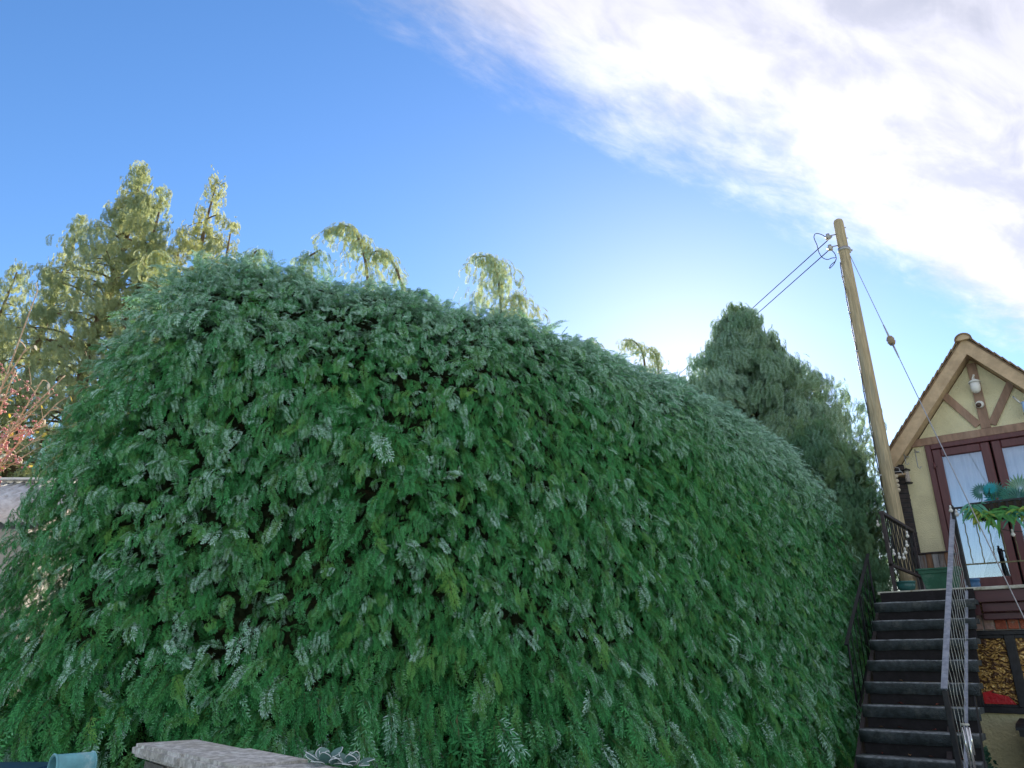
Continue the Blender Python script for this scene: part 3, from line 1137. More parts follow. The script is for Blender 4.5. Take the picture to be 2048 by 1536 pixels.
def build_house():
    soff = .30 / ct * .5
    # upper wall with gable (pieces round the door opening)
    dt = on_y(1885, 893, NF)
    d_l, d_r = GX - .83, GX + .83
    d_top = on_y(1969, 858, NF).z - .117
    d_bot = DECK + .16
    zE = roof_z(WL, .19 / ct)
    xt = GX - (roof_z(GX, .19 / ct) - d_top) / slope            # where the roof line meets the door head
    b0 = DECK - .25
    for sg, dx in ((1, d_l), (-1, d_r)):
        f = lambda x: x if sg > 0 else 2 * GX - x
        MB().prism([(f(WL), NF, b0), (dx, NF, b0), (dx, NF, d_top), (f(xt), NF, d_top), (f(WL), NF, zE)], (0, .22, 0)).build('wall', M['render'], house)
    MB().span((d_l, NF + .005, b0), (d_r, NF + .22, d_bot)).build('wall', M['render'], house)
    MB().prism([(xt, NF, d_top), (2 * GX - xt, NF, d_top), (GX, NF, roof_z(GX, .19 / ct))], (0, .22, 0)).build('gable_wall', M['render'], house)
    for sx, x in ((1, WL), (-1, WR)):
        MB().span((x, NF + .22, 0), (x + sx * .22, NF + 5, zE)).build('side_wall', M['render'], house)
    # lower storey: wall under the deck
    w0 = on_y(1948, 1262, NW)
    w1 = on_y(1950, 1418, NW)
    wx0 = w0.x - .10
    wz1, wz0 = w0.z, w1.z
    LR = 1.6
    MB().span((-2.2, NW, 0), (wx0, NW + .2, DECK - .30)).build('lower_wall', M['render_low'], house)
    MB().span((wx0, NW, 0), (LR, NW + .2, wz0)).build('lower_wall', M['render_low'], house)
    MB().span((LR - .05, NW + .01, wz0), (LR, NW + .2, DECK - .30)).build('lower_wall', M['render_low'], house)
    for x in (-2.2, LR):
        MB().span((x, NW + .2, 0), (x + (.2 if x < 0 else -.2), NF + 5, DECK - .25)).build('side_wall', M['render_low'], house)
    MB().span((wx0, NW + .5, 0), (LR - .2, NW + .52, DECK - .3)).build('room_shade', M['dark'], house)
    # soldier course of bricks above the window
    b1 = on_y(1950, 1226, NW).z
    course = MB().span((wx0 - .02, NW + .012, wz1 + .003), (LR - .05, NW + .2, b1)).build('brick_course', M['mortar'], house)
    rg = random.Random(4)
    bw = .105
    x = wx0 - .015
    i = 0
    while x < .35:
        wdt = bw * rg.uniform(.92, 1.04)
        mt = M['brickpale'] if i < 3 else M['brick'][rg.randrange(3)]
        MB().span((x, NW - .004 - rg.uniform(0, .006), wz1 + .012), (x + wdt, NW + .1, b1 - .006), bevel=.006).build('brick', mt, course)
        x += wdt + .012
        i += 1
    # window: frames, mullion and patterned panes
    win = MB().span((wx0 - .01, NW - .03, wz1 - .05), (LR - .05, NW + .06, wz1), bevel=.006).build('window', M['black'], house)
    MB().span((wx0 - .01, NW - .055, wz0 - .035), (LR - .05, NW + .06, wz0 + .03), bevel=.006).build('sill', M['black'], win)
    MB().span((wx0 - .01, NW - .026, wz0 + .03), (wx0 + .05, NW + .05, wz1 - .05), bevel=.004).build('frame', M['black'], win)
    mx = on_y(2031, 1330, NW).x
    MB().span((mx - .05, NW - .03, wz0 + .03), (mx + .05, NW + .05, wz1 - .05), bevel=.006).build('mullion', M['black'], win)
    MB().span((mx + .72, NW - .03, wz0 + .03), (mx + .82, NW + .05, wz1 - .05), bevel=.006).build('mullion', M['black'], win)
    for xa, xb in ((wx0 + .05, mx - .05), (mx + .05, mx + .72), (mx + .82, LR - .06)):
        for za, zb, hor in ((wz1 - .085, wz1 - .05, 1), (wz0 + .03, wz0 + .055, 1)):
            MB().span((xa, NW - .012, za), (xb, NW + .045, zb), bevel=.003).build('casement', M['black'], win)
        MB().span((xa, NW + .012, wz0 + .055), (xb, NW + .020, wz1 - .085)).build('pane', M['amber'], win)
    rz = on_y(1960, 1385, NW).z
    MB().prism([(wx0 + .055, NW + .003, wz0 + .058), (mx - .07, NW + .003, wz0 + .058), (mx - .13, NW + .003, rz - .035), (mx - .3, NW + .003, rz + .005), (wx0 + .18, NW + .003, rz + .03), (wx0 + .055, NW + .003, rz)],
               (0, .006, 0)).build('red_panel', M['redcloth'], win)
    # timbers of the gable, each slightly proud of the render
    zb0 = on_y(1969, 858, NF).z
    hb = .115
    MB().span((xt - .06, NF - .035, zb0 - hb), (2 * GX - xt + .06, NF - .001, zb0), bevel=.006).build('tie_beam', M['timber'], house)
    kz = roof_z(GX, .23 / ct)
    MB().span((GX - .062, NF - .03, zb0 + .002), (GX + .062, NF - .002, kz), bevel=.006).build('king_post', M['timber'], house)
    for s, pa, pb in ((-1, (1957, 851), (1886, 789)), (1, (1984, 849), (2023, 762))):
        a, b = on_y(*pa, NF - .015), on_y(*pb, NF - .015)
        MB().bar(a, b, .024, .105, up=(-s * (b.z - a.z), 0, abs(b.x - a.x)), bevel=.004).build('brace', M['timber'], house)
    # bargeboards and soffits
    for s in (-1, 1):
        e = Vector((GX + s * (HW + .02), 0, roof_z(GX + HW + .02)))
        yb = NF - .27
        up = Vector((s * sn, 0, ct))
        ax, az = GX, APEX.z
        # board follows the slope, cut plumb at the apex
        w = .165
        poly = [(ax, yb, az - .03), (e.x, yb, e.z - .03), (e.x - s * .02, yb, e.z - .03 - w / ct * .9), (ax, yb, az - .03 - w / ct)]
        MB().prism(poly, (0, .028, 0)).build('bargeboard', M['barge'], house)
        poly = [(ax, yb + .028, az - .03 - w / ct + .02), (e.x, yb + .028, e.z - .03 - w / ct + .02), (e.x, yb + .028, e.z - w / ct + .006), (ax, yb + .028, az - w / ct + .006)]
        MB().prism(poly, (0, .26, 0)).build('soffit', M['barge'], house)
        MB().span((min(e.x, e.x - s * .2), NF - .24, e.z - .34), (max(e.x, e.x - s * .2), NF + 4.8, e.z - .31)).build('eaves_board', M['barge'], house)
        # roof slope: slab and courses of tiles; the verge tiles show their ends
        y0, y1 = NF - .31, NF + 5
        top = [(ax, y0 + .03, az - .03), (e.x, y0 + .03, e.z - .03), (e.x, y0 + .03, e.z), (ax, y0 + .03, az)]
        rf = MB().prism(top, (0, y1 - y0, 0)).build('roof', M['tile'], house)
        L_ = HW / ct + .02
        nt_ = 17
        dirv = Vector((s * ct, 0, -sn))
        nv = Vector((s * sn, 0, ct))
        for k in range(nt_):
            c0 = Vector((ax, 0, az)) + dirv * (L_ * k / nt_) + nv * .028
            c1 = Vector((ax, 0, az)) + dirv * (L_ * (k + 1) / nt_ + .04) + nv * .012
            jit = random.Random(k * 7 + s).uniform(-.008, .008)
            MB().bar(c0 + Vector((0, y0 + .17 + jit, 0)), c1 + Vector((0, y0 + .17 + jit, 0)), .33, .020, up=nv, bevel=.004).build('tile', M['tile'], rf)
            MB().bar(c0 + Vector((0, y0 + .36 + 2.4, 0)), c1 + Vector((0, y0 + .36 + 2.4, 0)), 4.8, .018, up=nv).build('tile_course', M['tile'], rf)
    # ridge tiles: half round
    for k in range(6):
        y = NF - .34 + k * .45
        prof = []
        for a in np.linspace(-.25, math.pi + .25, 14):
            prof.append((GX + math.cos(a) * .115, math.sin(a) * .105 + APEX.z - .075))
        inner = [(GX + (x - GX) * .8, (z - APEX.z + .075) * .8 + APEX.z - .075) for x, z in reversed(prof)]
        MB().prism([(x, y, z) for x, z in prof + inner], (0, .47, 0)).build('ridge_tile', M['tile'], house)
    MB().prism([(GX + math.cos(a) * .092, NF - .325, math.sin(a) * .084 + APEX.z - .075) for a in np.linspace(0, math.pi, 10)], (0, .05, 0)).build('ridge_end', M['barge'], house)
    # french doors
    fr = .075
    for nm, a, b in (('door_frame', (d_l, NF - .045, d_bot), (d_l + fr, NF + .07, d_top)), ('door_frame', (d_r - fr, NF - .045, d_bot), (d_r, NF + .07, d_top)),
                     ('door_frame', (d_l + fr, NF - .045, d_top - fr), (d_r - fr, NF + .07, d_top)), ('door_sill', (d_l - .03, NF - .10, d_bot - .06), (d_r + .03, NF + .07, d_bot))):
        MB().span(a, b, bevel=.008).build(nm, M['upvc'], house)
    MB().span((d_l, NF - .075, d_bot - .12), (d_r, NF + .02, d_bot - .061)).build('door_step', M['white'], house)
    for s in (-1, 1):
        xa, xb = sorted((GX + s * .012, GX + s * (.83 - fr - .004)))
        za, zb = d_bot + .004, d_top - fr - .004
        st = .115
        door = MB().span((xa, NF - .028, za), (xa + st, NF + .04, zb), bevel=.012).span((xb - st, NF - .028, za), (xb, NF + .04, zb), bevel=.012)
        door.span((xa + st, NF - .027, za), (xb - st, NF + .039, za + .15), bevel=.012).span((xa + st, NF - .027, zb - .12), (xb - st, NF + .039, zb), bevel=.012)
        door = door.build('door', M['upvc'], house)
        MB().span((xa + st - .004, NF + .002, za + .146), (xb - st + .004, NF + .008, zb - .116)).build('pane', M['glass'], door)
        for zz in (za + .3, zb - .25):
            hx = xa if s < 0 else xb
            MB().tube([(hx - s * .0, NF - .045, zz - .05), (hx, NF - .045, zz + .05)], .014, 8).span((hx - .035, NF - .05, zz - .012), (hx + .035, NF - .03, zz + .012)).build('hinge', M['upvc'], door)
        # net curtain in folds, drawn back towards the lower outside
        bm = MB()
        xs = np.linspace(xa + st * .5, xb - st * .5, 40)
        rows = np.linspace(za + .1, zb + .04, 20)
        vs = []
        for z in rows:
            t = (zb - z) / (zb - za)
            lift = max(0, t - .50) * 1.5
            vs.append([])
            for x in xs:
                u = (x - xs[0]) / (xs[-1] - xs[0])
                if s > 0:
                    u = 1 - u
                uu = u * (1 - min(.60, lift))
                xx = xs[0] + uu * (xs[-1] - xs[0]) if s < 0 else xs[-1] - uu * (xs[-1] - xs[0])
                vs[-1].append(bm.bm.verts.new((xx, NF + .085 + .026 * math.sin(u * 34 + .6 * math.sin(u * 9)), z)))
        for i2 in range(len(rows) - 1):
            for j2 in range(len(xs) - 1):
                f = bm.bm.faces.new((vs[i2][j2], vs[i2][j2 + 1], vs[i2 + 1][j2 + 1], vs[i2 + 1][j2]))
                f.smooth = True
        bm.build('curtain', M['curtain'], house)
    MB().span((d_l - .5, NF + .9, DECK), (d_r + .5, NF + .95, d_top + .3)).build('room_shade', M['dark'], house)
    # floor of the upper storey
    MB().span((-2.15, NF + .02, DECK - .24), (WR, NF + 5, DECK - .02)).build('floor_slab', M['dark'], house)
    return d_l, d_r, d_bot, d_top


d_l, d_r, d_bot, d_top = build_house()


# ---- the raised deck
deck = empty('raised_deck', (-.5, ND + .4, DECK), 'raised deck with pale edge and rosewood fascia in front of the french doors', 'deck')


def build_deck():
    x0, x1 = -2.22, 1.5
    y = ND + .02
    k = 0
    while y < NF - .03:
        y2 = min(y + .14, NF - .012)
        MB().span((x0, y, DECK - .045), (x1, y2, DECK - .012 - .002 * (k % 3)), bevel=.004).build('deck_board', M['deckboard'], deck)
        y = y2 + .006
        k += 1
    MB().span((x0 - .02, ND - .03, DECK - .03), (x1, ND + .018, DECK + .006), bevel=.006).build('edge_trim', M['edge'], deck)
    z = DECK - .032
    MB().span((x0, ND, z - .13), (x1, ND + .03, z), bevel=.006).build('fascia', M['fascia'], deck)
    xs = -1.2
    MB().span((xs, ND + .05, z - .235), (x1, ND + .085, z - .132), bevel=.01).build('fascia', M['fascia'], deck)
    MB().span((xs - .01, ND + .10, z - .315), (x1, ND + .14, z - .237), bevel=.01).build('fascia', M['fascia'], deck)
    MB().span((x0 + .02, ND + .04, z - .26), (xs - .012, ND + .08, z - .131)).build('fascia', M['fascia'], deck)
    for x in (-2.1, -1.0, .2, 1.3):
        MB().span((x - .03, ND + .15, DECK - .24), (x + .03, NF - .02, DECK - .05)).build('joist', M['blackwood'], deck)


build_deck()

# ---- the outside steps
STEPS = 11
RISE, RUN = .2105, .236
SX0, SX1 = -2.24, -1.21
stair = empty('outdoor_staircase', (-1.7, ND - 1.3, 0), 'steep dark felt covered wooden steps climbing beside the hedge', 'staircase')


def step_at(k):
    return ND - .02 - k * RUN, DECK - (k + 1) * RISE + .07


def build_stairs():
    for k in range(STEPS):
        rg = random.Random(k + 40)
        yb, z = step_at(k)
        if z < .08:
            break
        # cross-section in y-z: tread with a soft rounded nose and felt folded down in front
        d = RUN + .055
        sec = [(0, 0), (-d + .030, .004), (-d + .012, -.001), (-d + .002, -.010), (-d, -.03), (-d + .012, -.104), (-d + .022, -.104), (-d + .03, -.05), (0, -.05)]
        n = 12
        bm = bmesh.new()
        rows = []
        for j in range(n + 1):
            x = SX0 + (SX1 - SX0) * j / n
            row = []
            for q, (sy, sz) in enumerate(sec):
                w = rg.uniform(-.004, .004) if 0 < q < 7 else 0
                row.append(bm.verts.new((x, yb + sy + w, z + sz + w * .8 + (rg.uniform(-.007, .004) if q in (5, 6) else 0))))
            rows.append(row)
        m = len(sec)
        for j in range(n):
            for q in range(m):
                f = bm.faces.new((rows[j][q], rows[j][(q + 1) % m], rows[j + 1][(q + 1) % m], rows[j + 1][q]))
                f.smooth = q in (0, 1, 2, 3, 4)
        bm.faces.new(rows[0])
        bm.faces.new(list(reversed(rows[-1])))
        mb = MB()
        mb.bm.free()
        mb.bm = bm
        mb.build('tread', M['felt'], stair)
        # set-back riser board, shorter than the opening so daylight shows under the tread above
        g = rg.uniform(.018, .03)
        MB().span((SX0 + .03, yb - .020, z + .002), (SX1 - .02, yb - .002, z + RISE - .055 - g)).build('riser', M['riser'], stair)
    y_t, z_t = step_at(0)
    for x in (SX0 - .045, SX1 - .30):
        a = Vector((x, ND - .03, DECK - .30))
        b = a + Vector((0, -RUN * (STEPS - 1), -RISE * (STEPS - 1)))
        mb = MB()
        mb.prism([(x, ND - .02, DECK - .19), (x, ND - .02, DECK - .42), (x, b.y - .12, .0), (x, b.y - .30, .0), (x, b.y - .10, .20)], (.04, 0, 0))
        mb.build('stringer', M['blackwood'], stair)


build_stairs()


# ---- railings
def stair_rail():
    root = empty('stair_railing', (-1.28, 8.8, 0), 'worn grey flat bar handrail with wire mesh on the right of the steps', 'railing')
    X = -1.30
    lo = on_x(1889, 1378, X)
    hi = on_x(1906, 1022, X)
    MB().bar(lo + Vector((0, -.02, 0)), hi, .052, .016, up=(0, 0, 1), bevel=.003).build('handrail', M['rail'], root)
    for p, zb in ((lo, step_at(int((ND - lo.y) / RUN))[1] - .02), (hi + Vector((0, -.03, 0)), DECK - .1)):
        MB().span((p.x - .022, p.y - .022, zb), (p.x + .022, p.y + .022, p.z - .010), bevel=.003).build('post', M['black'], root)
    # lower rail parallel to the handrail
    dz = .80
    a, b = lo - Vector((0, -.03, dz)), hi - Vector((0, .04, dz - .02))
    MB().bar(a, b, .03, .012).build('lower_rail', M['rail'], root)
    MB().bar(a + Vector((.12, .3, -.05)), a + Vector((.12, .62, .72)), .035, .012, up=(1, 0, 0)).build('stay_bar', M['black'], root)
    # wavy wires of the mesh
    n = 17
    for i in range(n):
        t = (i + .5) / n
        p, q = a.lerp(b, t), lo.lerp(hi, t)
        pts = []
        for j in range(13):
            f = j / 12
            w = p.lerp(q, f)
            pts.append(w + Vector((  .003 * math.sin(f * 18 + i), .011 * math.sin(f * 19 + math.pi * (i % 2)), 0)))
        MB().tube(pts, .0035, 4, caps=False).build('mesh_wire', M['steel'], root)
    # finial at the head of the stair
    MB().lathe(hi + Vector((0, 0, .0)), [(.012, 0), (.028, .012), (.028, .022), (.012, .03), (.020, .045), (.014, .062), (.002, .068)], 12).build('finial', M['black'], root)
    return lo, hi


rail_lo, rail_hi = stair_rail()


def deck_rail():
    y = ND + .06
    x0, x1 = rail_hi.x + .02, 1.45
    zt = on_y(1935, 1012, y).z
    zb = on_y(1960, 1126, y).z
    root = empty('deck_railing', ((x0 + x1) / 2, y, DECK), 'dark iron railing along the deck edge with thin mossy bars', 'railing')
    MB().span((x0, y - .012, zt - .022), (x1, y + .012, zt), bevel=.003).build('top_rail', M['black'], root)
    moss = plain('mossy_bar', (0.17, 0.16, 0.09), 0.8, 0.4, 30, 0.3, 60, dirt=(0.08, 0.08, 0.07))
    MB().span((x0, y - .008, zb - .016), (x1, y + .008, zb), bevel=.002).build('bottom_rail', moss, root)
    x = x0 + .09
    i = 0
    while x < x1:
        pts = [Vector((x + .004 * math.sin(j * 1.9), y + .004 * math.cos(j * 1.9), zb + (zt - .022 - zb) * j / 16)) for j in range(17)]
        MB().tube(pts, .006, 5, caps=False).build('baluster', moss, root)
        x += .115
        i += 1
    MB().span((x0 - .02, y - .018, DECK), (x0 + .012, y + .018, zt + .03), bevel=.003).build('post', M['black'], root)
    MB().span((.42, y - .018, DECK), (.455, y + .018, zt - .024), bevel=.003).build('post', M['black'], root)
    return y, zt, zb


RY, RZT, RZB = deck_rail()


def side_rail():
    """railing on the hedge side of the deck and down the steps"""
    X = -2.05
    a, b = on_x(1757, 1033, X), on_x(1822, 1052, X)
    b.y = min(b.y, NF - .05)
    a.y = max(a.y, ND + .02)
    a.z = b.z = (a.z + b.z) / 2
    root = empty('side_railing', (X, 11, DECK), 'black timber railing with ornate panel between the utility pole and cream wall', 'railing')
    MB().bar(a, b, .06, .045, bevel=.006).build('top_rail', M['blackwood'], root)
    zl = on_x(1800, 1137, X).z
    MB().bar(Vector((X, a.y, zl)), Vector((X, b.y, zl)), .04, .035, bevel=.004).build('bottom_rail', M['blackwood'], root)
    for y in (a.y + .02, b.y - .03):
        MB().span((X - .02, y - .02, DECK), (X + .02, y + .02, min(a.z, b.z) - .02), bevel=.003).build('post', M['blackwood'], root)
    n = 15
    for i in range(n):
        y = a.y + (b.y - a.y) * (i + .5) / n
        pts = [Vector((X, y + .02 * math.sin(j * .9 + (i % 2) * math.pi), zl + (a.z - .03 - zl) * j / 14)) for j in range(15)]
        MB().tube(pts, .008, 5, caps=False).build('scroll_bar', M['black'], root)
    root2 = empty('stair_railing', (-2.3, 8.9, 0), 'dark iron handrail of the steps half buried in the hedge', 'railing')
    X2 = -2.46
    lo, hi = on_x(1692, 1290, X2), on_x(1736, 1108, X2)
    MB().bar(lo, hi, .04, .018, bevel=.003).build('handrail', M['black'], root2)
    for t in (.05, .55, .97):
        p = lo.lerp(hi, t)
        MB().tube([p, p - Vector((0, 0, .95))], .013, 6).build('post', M['black'], root2)
    MB().bar(lo - Vector((0, 0, .75)), hi - Vector((0, 0, .75)), .03, .012).build('lower_rail', M['black'], root2)
    for i in range(9):
        p = lo.lerp(hi, (i + .5) / 9)
        MB().tube([p - Vector((0, 0, .02)), p - Vector((0, 0, .74))], .006, 5).build('baluster', M['black'], root2)


side_rail()


def screen():
    """dark horizontal slat screen between the pole and the wall corner"""
    a = Vector((-2.36, NF - .28, 0))
    b = Vector((-2.09, NF - .06, 0))
    z0, z1 = DECK + .55, on_y(1790, 930, NF - .1).z
    root = empty('slat_screen', (a + b) / 2 + Vector((0, 0, z0)), 'dark brown slatted screen in the gap between the pole and the wall', 'screen')
    d = (b - a).normalized()
    k = 0
    z = z0
    while z < z1:
        j = random.Random(k).uniform(-.006, .006)
        MB().bar(a + Vector((0, 0, z)), b + Vector((0, 0, z + j)) + d * random.Random(k + 9).uniform(-.015, .02), .016, .052, up=(.25, -.35, 1), bevel=.002).build('slat', M['blackwood'], root)
        z += .071
        k += 1
    off = Vector((.02, .03, 0))
    MB().bar(a + off + Vector((0, 0, (z0 + z1) / 2)), b + off * .6 + Vector((0, 0, (z0 + z1) / 2)), .006, z1 - z0).build('gap_dark_sheet', M['dark'], root)  # added dark sheet so the gaps between slats look shaded
    for p in (a.lerp(b, .02), a.lerp(b, .5)):
        MB().span((p.x - .02, p.y + .012, DECK), (p.x + .02, p.y + .05, z1)).build('batten', M['blackwood'], root)


screen()


# ---- utility pole, its cables and stay
def utility():
    X = -2.20
    d = ray(1790, 1000)
    py = X / d.x * d.y
    top = at_depth(1677, 447, -X * SY + py * CY)
    pm = plain('weathered_pole', (0.48, 0.40, 0.26), 0.85, 0.28, 9, 0.5, 26, stretch=(5, 5, .35), dirt=(0.35, 0.33, 0.25), dscale=3)  # wood tone paled to take in lens glare
    root = empty('utility_pole', (X, py, 0), 'tall weathered wooden utility pole beside the house', 'pole')
    H = top.z
    n = 20
    pts = [Vector((X + (top.x - X) * i / n, py + (top.y - py) * i / n, H * i / n)) for i in range(n + 1)]
    rad = [.118 - .040 * i / n for i in range(n + 1)]
    mb = MB().tube(pts, rad, 18, caps=False)
    mb.lathe(pts[-1], [(rad[-1], 0), (rad[-1] * .98, .02), (rad[-1] * .85, .055), (rad[-1] * .5, .075), (.005, .082)], 18)
    mb.build('shaft', pm, root)

    def on_pole(z, side):
        c = pts[0].lerp(pts[-1], z / H)
        r = .118 - .040 * z / H
        return c + Vector((CY, SY, 0)) * (side * r)
    dep = -top.x * SY + top.y * CY
    for z_px, nm in ((468, 'insulator'), (490, 'insulator')):
        z = at_depth(1690, z_px, dep).z
        c = on_pole(z, -1)
        e = c + Vector((-CY, -SY, -.28)) * .14
        MB().tube([c + Vector((CY, SY, 0)) * .04, e], .011, 6).lathe(e + Vector((0, 0, -.01)), [(.02, -.05), (.045, -.045), (.03, -.02), (.05, -.01), (.03, .02), (.03, .045)], 12).build(nm, M['steel'], root)
    z = at_depth(1700, 500, dep).z
    c = on_pole(z, 1)
    MB().tube([on_pole(z, 0) + Vector((0, 0, 0)), c + Vector((CY, SY, -.1)) * .06], .02, 6).lathe(c, [(.03, -.05), (.04, 0), (.03, .05)], 10).build('bracket', M['steel'], root)
    MB().lathe(pts[0].lerp(pts[-1], (z + .0) / H), [(.092, -.03), (.092, .03)], 18).build('band', M['steel'], root)
    # cable clipped down the left side of the pole
    cab = []
    for i in range(40):
        zz = 2.6 + (H - .75 - 2.6) * i / 39
        c = on_pole(zz, -1) + Vector((-CY, -SY, 0)) * (.012 + .014 * abs(math.sin(i * .8)))
        cab.append(c)
    MB().tube(cab, .009, 6).build('down_cable', M['wire'], root)
    for i in range(2, 40, 5):
        MB().box(cab[i] + Vector((CY, SY, 0)) * .008, (.035, .035, .02)).build('cable_clip', M['steel'], root)
    for zpx in (455, 476, 505):
        zz = at_depth(1700, zpx, dep).z
        c = on_pole(zz, 1)
        MB().tube([c - Vector((CY, SY, 0)) * .03, c + Vector((CY, SY, 0)) * .03], .010, 6).build('bolt', M['steel'], root)
    # jumper loops
    lp = [(1655, 478), (1645, 470), (1632, 467), (1628, 475), (1634, 490), (1638, 505), (1645, 515), (1655, 519), (1664, 516), (1672, 517), (1668, 528), (1659, 537), (1662, 530), (1672, 520), (1670, 508), (1663, 500)]
    C = catmull([tuple(at_depth(x, y, dep - .05 - .03 * math.sin(i))) for i, (x, y) in enumerate(lp)], 5)
    MB().tube([Vector(c) for c in C], .007, 5).build('jumper_cable', M['wire'], root)
    # two overhead lines to the next pole far behind the trees
    for (x0, y0), (x1, y1), lab in (((1664, 473), (1512, 610), 'left'), ((1664, 495), (1524, 619), 'right')):
        p0 = at_depth(x0, y0, dep)
        k = 3.1
        x2, y2 = x0 + (x1 - x0) * k, y0 + (y1 - y0) * k
        p1 = at_depth(x2, y2, 38)
        n = 24
        w = [p0.lerp(p1, (i / n) ** 1.0) for i in range(n + 1)]
        o = MB().tube(w, .009, 5).build('overhead_line', M['wire'])
        tag(o, 'upper overhead cable running left from the pole behind the cypress' if lab == 'left' else 'lower overhead cable running left from the pole behind the cypress', 'cable', 'overhead cables')
    # stay wire with its insulator, anchored in the ground on the right
    root2 = empty('stay_wire', (-.14, 6.64, 0), 'steel stay wire with insulator slanting from the pole down to the right', 'cable')
    p0 = on_pole(at_depth(1700, 508, dep).z, 1)
    p1 = Vector((-.14, 6.64, 0))
    MB().tube([p0.lerp(p1, i / 12) for i in range(13)], .0055, 6).build('strand', M['steel'], root2)
    # parameter where the line passes pixel row 682
    best = min((abs(float(project(np.array([p0.lerp(p1, t)]))[1][0]) - 682), t) for t in np.linspace(0, 1, 400))[1]
    c = p0.lerp(p1, best)
    ax = (p1 - p0).normalized()
    MB().lathe(c, [(.012, -.085), (.042, -.07), (.052, -.03), (.044, -.012), (.044, .012), (.052, .03), (.042, .07), (.012, .085)], 8, axis=ax).build('insulator', plain('brown_insulator', (0.30, 0.22, 0.13), 0.4, 0.1, 9), root2)
    for s in (-1, 1):
        MB().tube([c + ax * s * .08, c + ax * s * .42], [.014, .009], 6).build('grip', M['steel'], root2)


utility()


# ---- lights and fittings on the house
def wall_fittings():
    y = NF - .03
    p = on_y(1950, 770, y - .12)
    lamp = empty('wall_lantern', p, 'small white lantern with frosted glass hanging on the king post of the gable', 'lantern')
    arm = [p + Vector((0, .115, .10)), p + Vector((0, .06, .17)), p + Vector((.015, .0, .15)), p + Vector((-.012, 0, .11)), p + Vector((0, 0, .085))]
    MB().tube([Vector(c) for c in catmull([tuple(a) for a in arm], 5)], .011, 6).build('bracket', M['white'], lamp)
    MB().lathe(p, [(.078, .035), (.082, .045), (.06, .068), (.02, .09), (.006, .10)], 16).build('cap', M['white'], lamp)
    MB().lathe(p, [(.006, -.125), (.035, -.118), (.058, -.09), (.066, -.04), (.066, .034)], 16).build('glass_shade', M['bulb'], lamp)
    c = on_y(1959, 808, y - .05)
    camr = empty('security_camera', c, 'round white dome camera below the lantern on the king post', 'camera')
    MB().lathe(c + Vector((0, .05, 0)), [(.055, 0), (.055, .035), (.048, .05)], 18, axis=Vector((0, -1, 0))).build('housing', M['white'], camr)
    MB().lathe(c + Vector((-.012, 0, -.012)), [(.036, 0), (.034, .018), (.022, .034), (.004, .04)], 16, axis=Vector((-.2, -1, -.3))).build('lens_dome', plain('brown_dome', (.10, .06, .05), .2, .1), camr)
    # floodlight at the right edge
    f = on_y(2044, 812, y - .14)
    fl = empty('floodlight', f, 'pale blue sensor floodlight on a white arm at the right end of the gable', 'lamp')
    MB().tube([on_y(2026, 793, y - .02), on_y(2041, 806, y - .14)], .012, 6).build('arm', M['white'], fl)
    MB().box(f + Vector((.05, 0, -.03)), (.10, .10, .17), bevel=.015).build('head', plain('pale_blue_plastic', (.32, .50, .72), .35, .05), fl)
    MB().tube([f + Vector((-.0, .02, -.1)), f + Vector((.0, .06, -.18)), f + Vector((.04, .10, -.24))], .006, 5).build('flex', M['wire'], fl)
    # bird feeder and its hooks
    for i, (tp, bt) in enumerate((((1808, 909), (1812, 927)), ((1829, 899), (1838, 934)))):
        a = on_y(*tp, y - .16)
        b = on_y(*bt, y - .16)
        r = empty('hanging_hook', (a.x, y, a.z), ('short thin metal hook on the cream wall holding the bird feeder', 'longer empty metal hook on the cream wall near the door')[i], 'hook')
        MB().tube([Vector((a.x, y + .028, a.z)), a, Vector((a.x, a.y, b.z)), Vector((a.x + .02, a.y, b.z - .022)), Vector((a.x + .045, a.y, b.z + .004))], .007, 6).build('rod', M['steel'], r)
        MB().span((a.x - .03, y + .005, a.z - .008), (a.x + .03, y + .028, a.z + .008)).build('plate', M['steel'], r)
    t = on_y(1812, 940, y - .16)
    fd = empty('bird_feeder', t, 'tubular bird feeder with black cap and base against the cream wall', 'bird feeder')
    h = t.z - on_y(1817, 966, y - .16).z
    ax = Vector((.0, 0, 1))
    MB().lathe(t, [(.058, -.012), (.06, .0), (.02, .022), (.005, .03)], 14).build('cap', M['black'], fd)
    MB().lathe(t - Vector((0, 0, h)), [(.03, .012), (.033, .02), (.033, h - .012)], 14).build('seed_tube', M['seed'], fd)
    MB().lathe(t - Vector((0, 0, h)), [(.055, -.012), (.06, .006), (.036, .014)], 14).build('base', M['black'], fd)
    MB().tube([t + Vector((0, 0, .028)), t + Vector((0, 0, .11))], .003, 4).build('hanger', M['steel'], fd)
    # fat ball holder on the screen
    c0 = on_y(1791, 950, NF - .5)
    fb = empty('fat_ball_feeder', c0, 'column of pale fat balls in a wire holder on the slatted screen', 'bird feeder')
    for i in range(4):
        z = c0.z - .02 - i * .068
        MB().lathe((c0.x, c0.y, z), [(.005, -.032), (.024, -.022), (.032, 0), (.024, .022), (.005, .032)], 10).build('fat_ball', plain('fat_ball', (.52, .46, .36), .9, .3, 60), fb)
    MB().tube([c0 + Vector((-.06, .0, .14)), c0 + Vector((-.06, 0, .05)), c0 + Vector((.09, 0, .04)), c0 + Vector((.10, 0, -.02))], .006, 5).tube([c0 + Vector((-.06, 0, .14)), c0 + Vector((.06, .02, .10)), c0 + Vector((.07, 0, .04))], .006, 5).build('wire_bracket', M['steel'], fb)


wall_fittings()


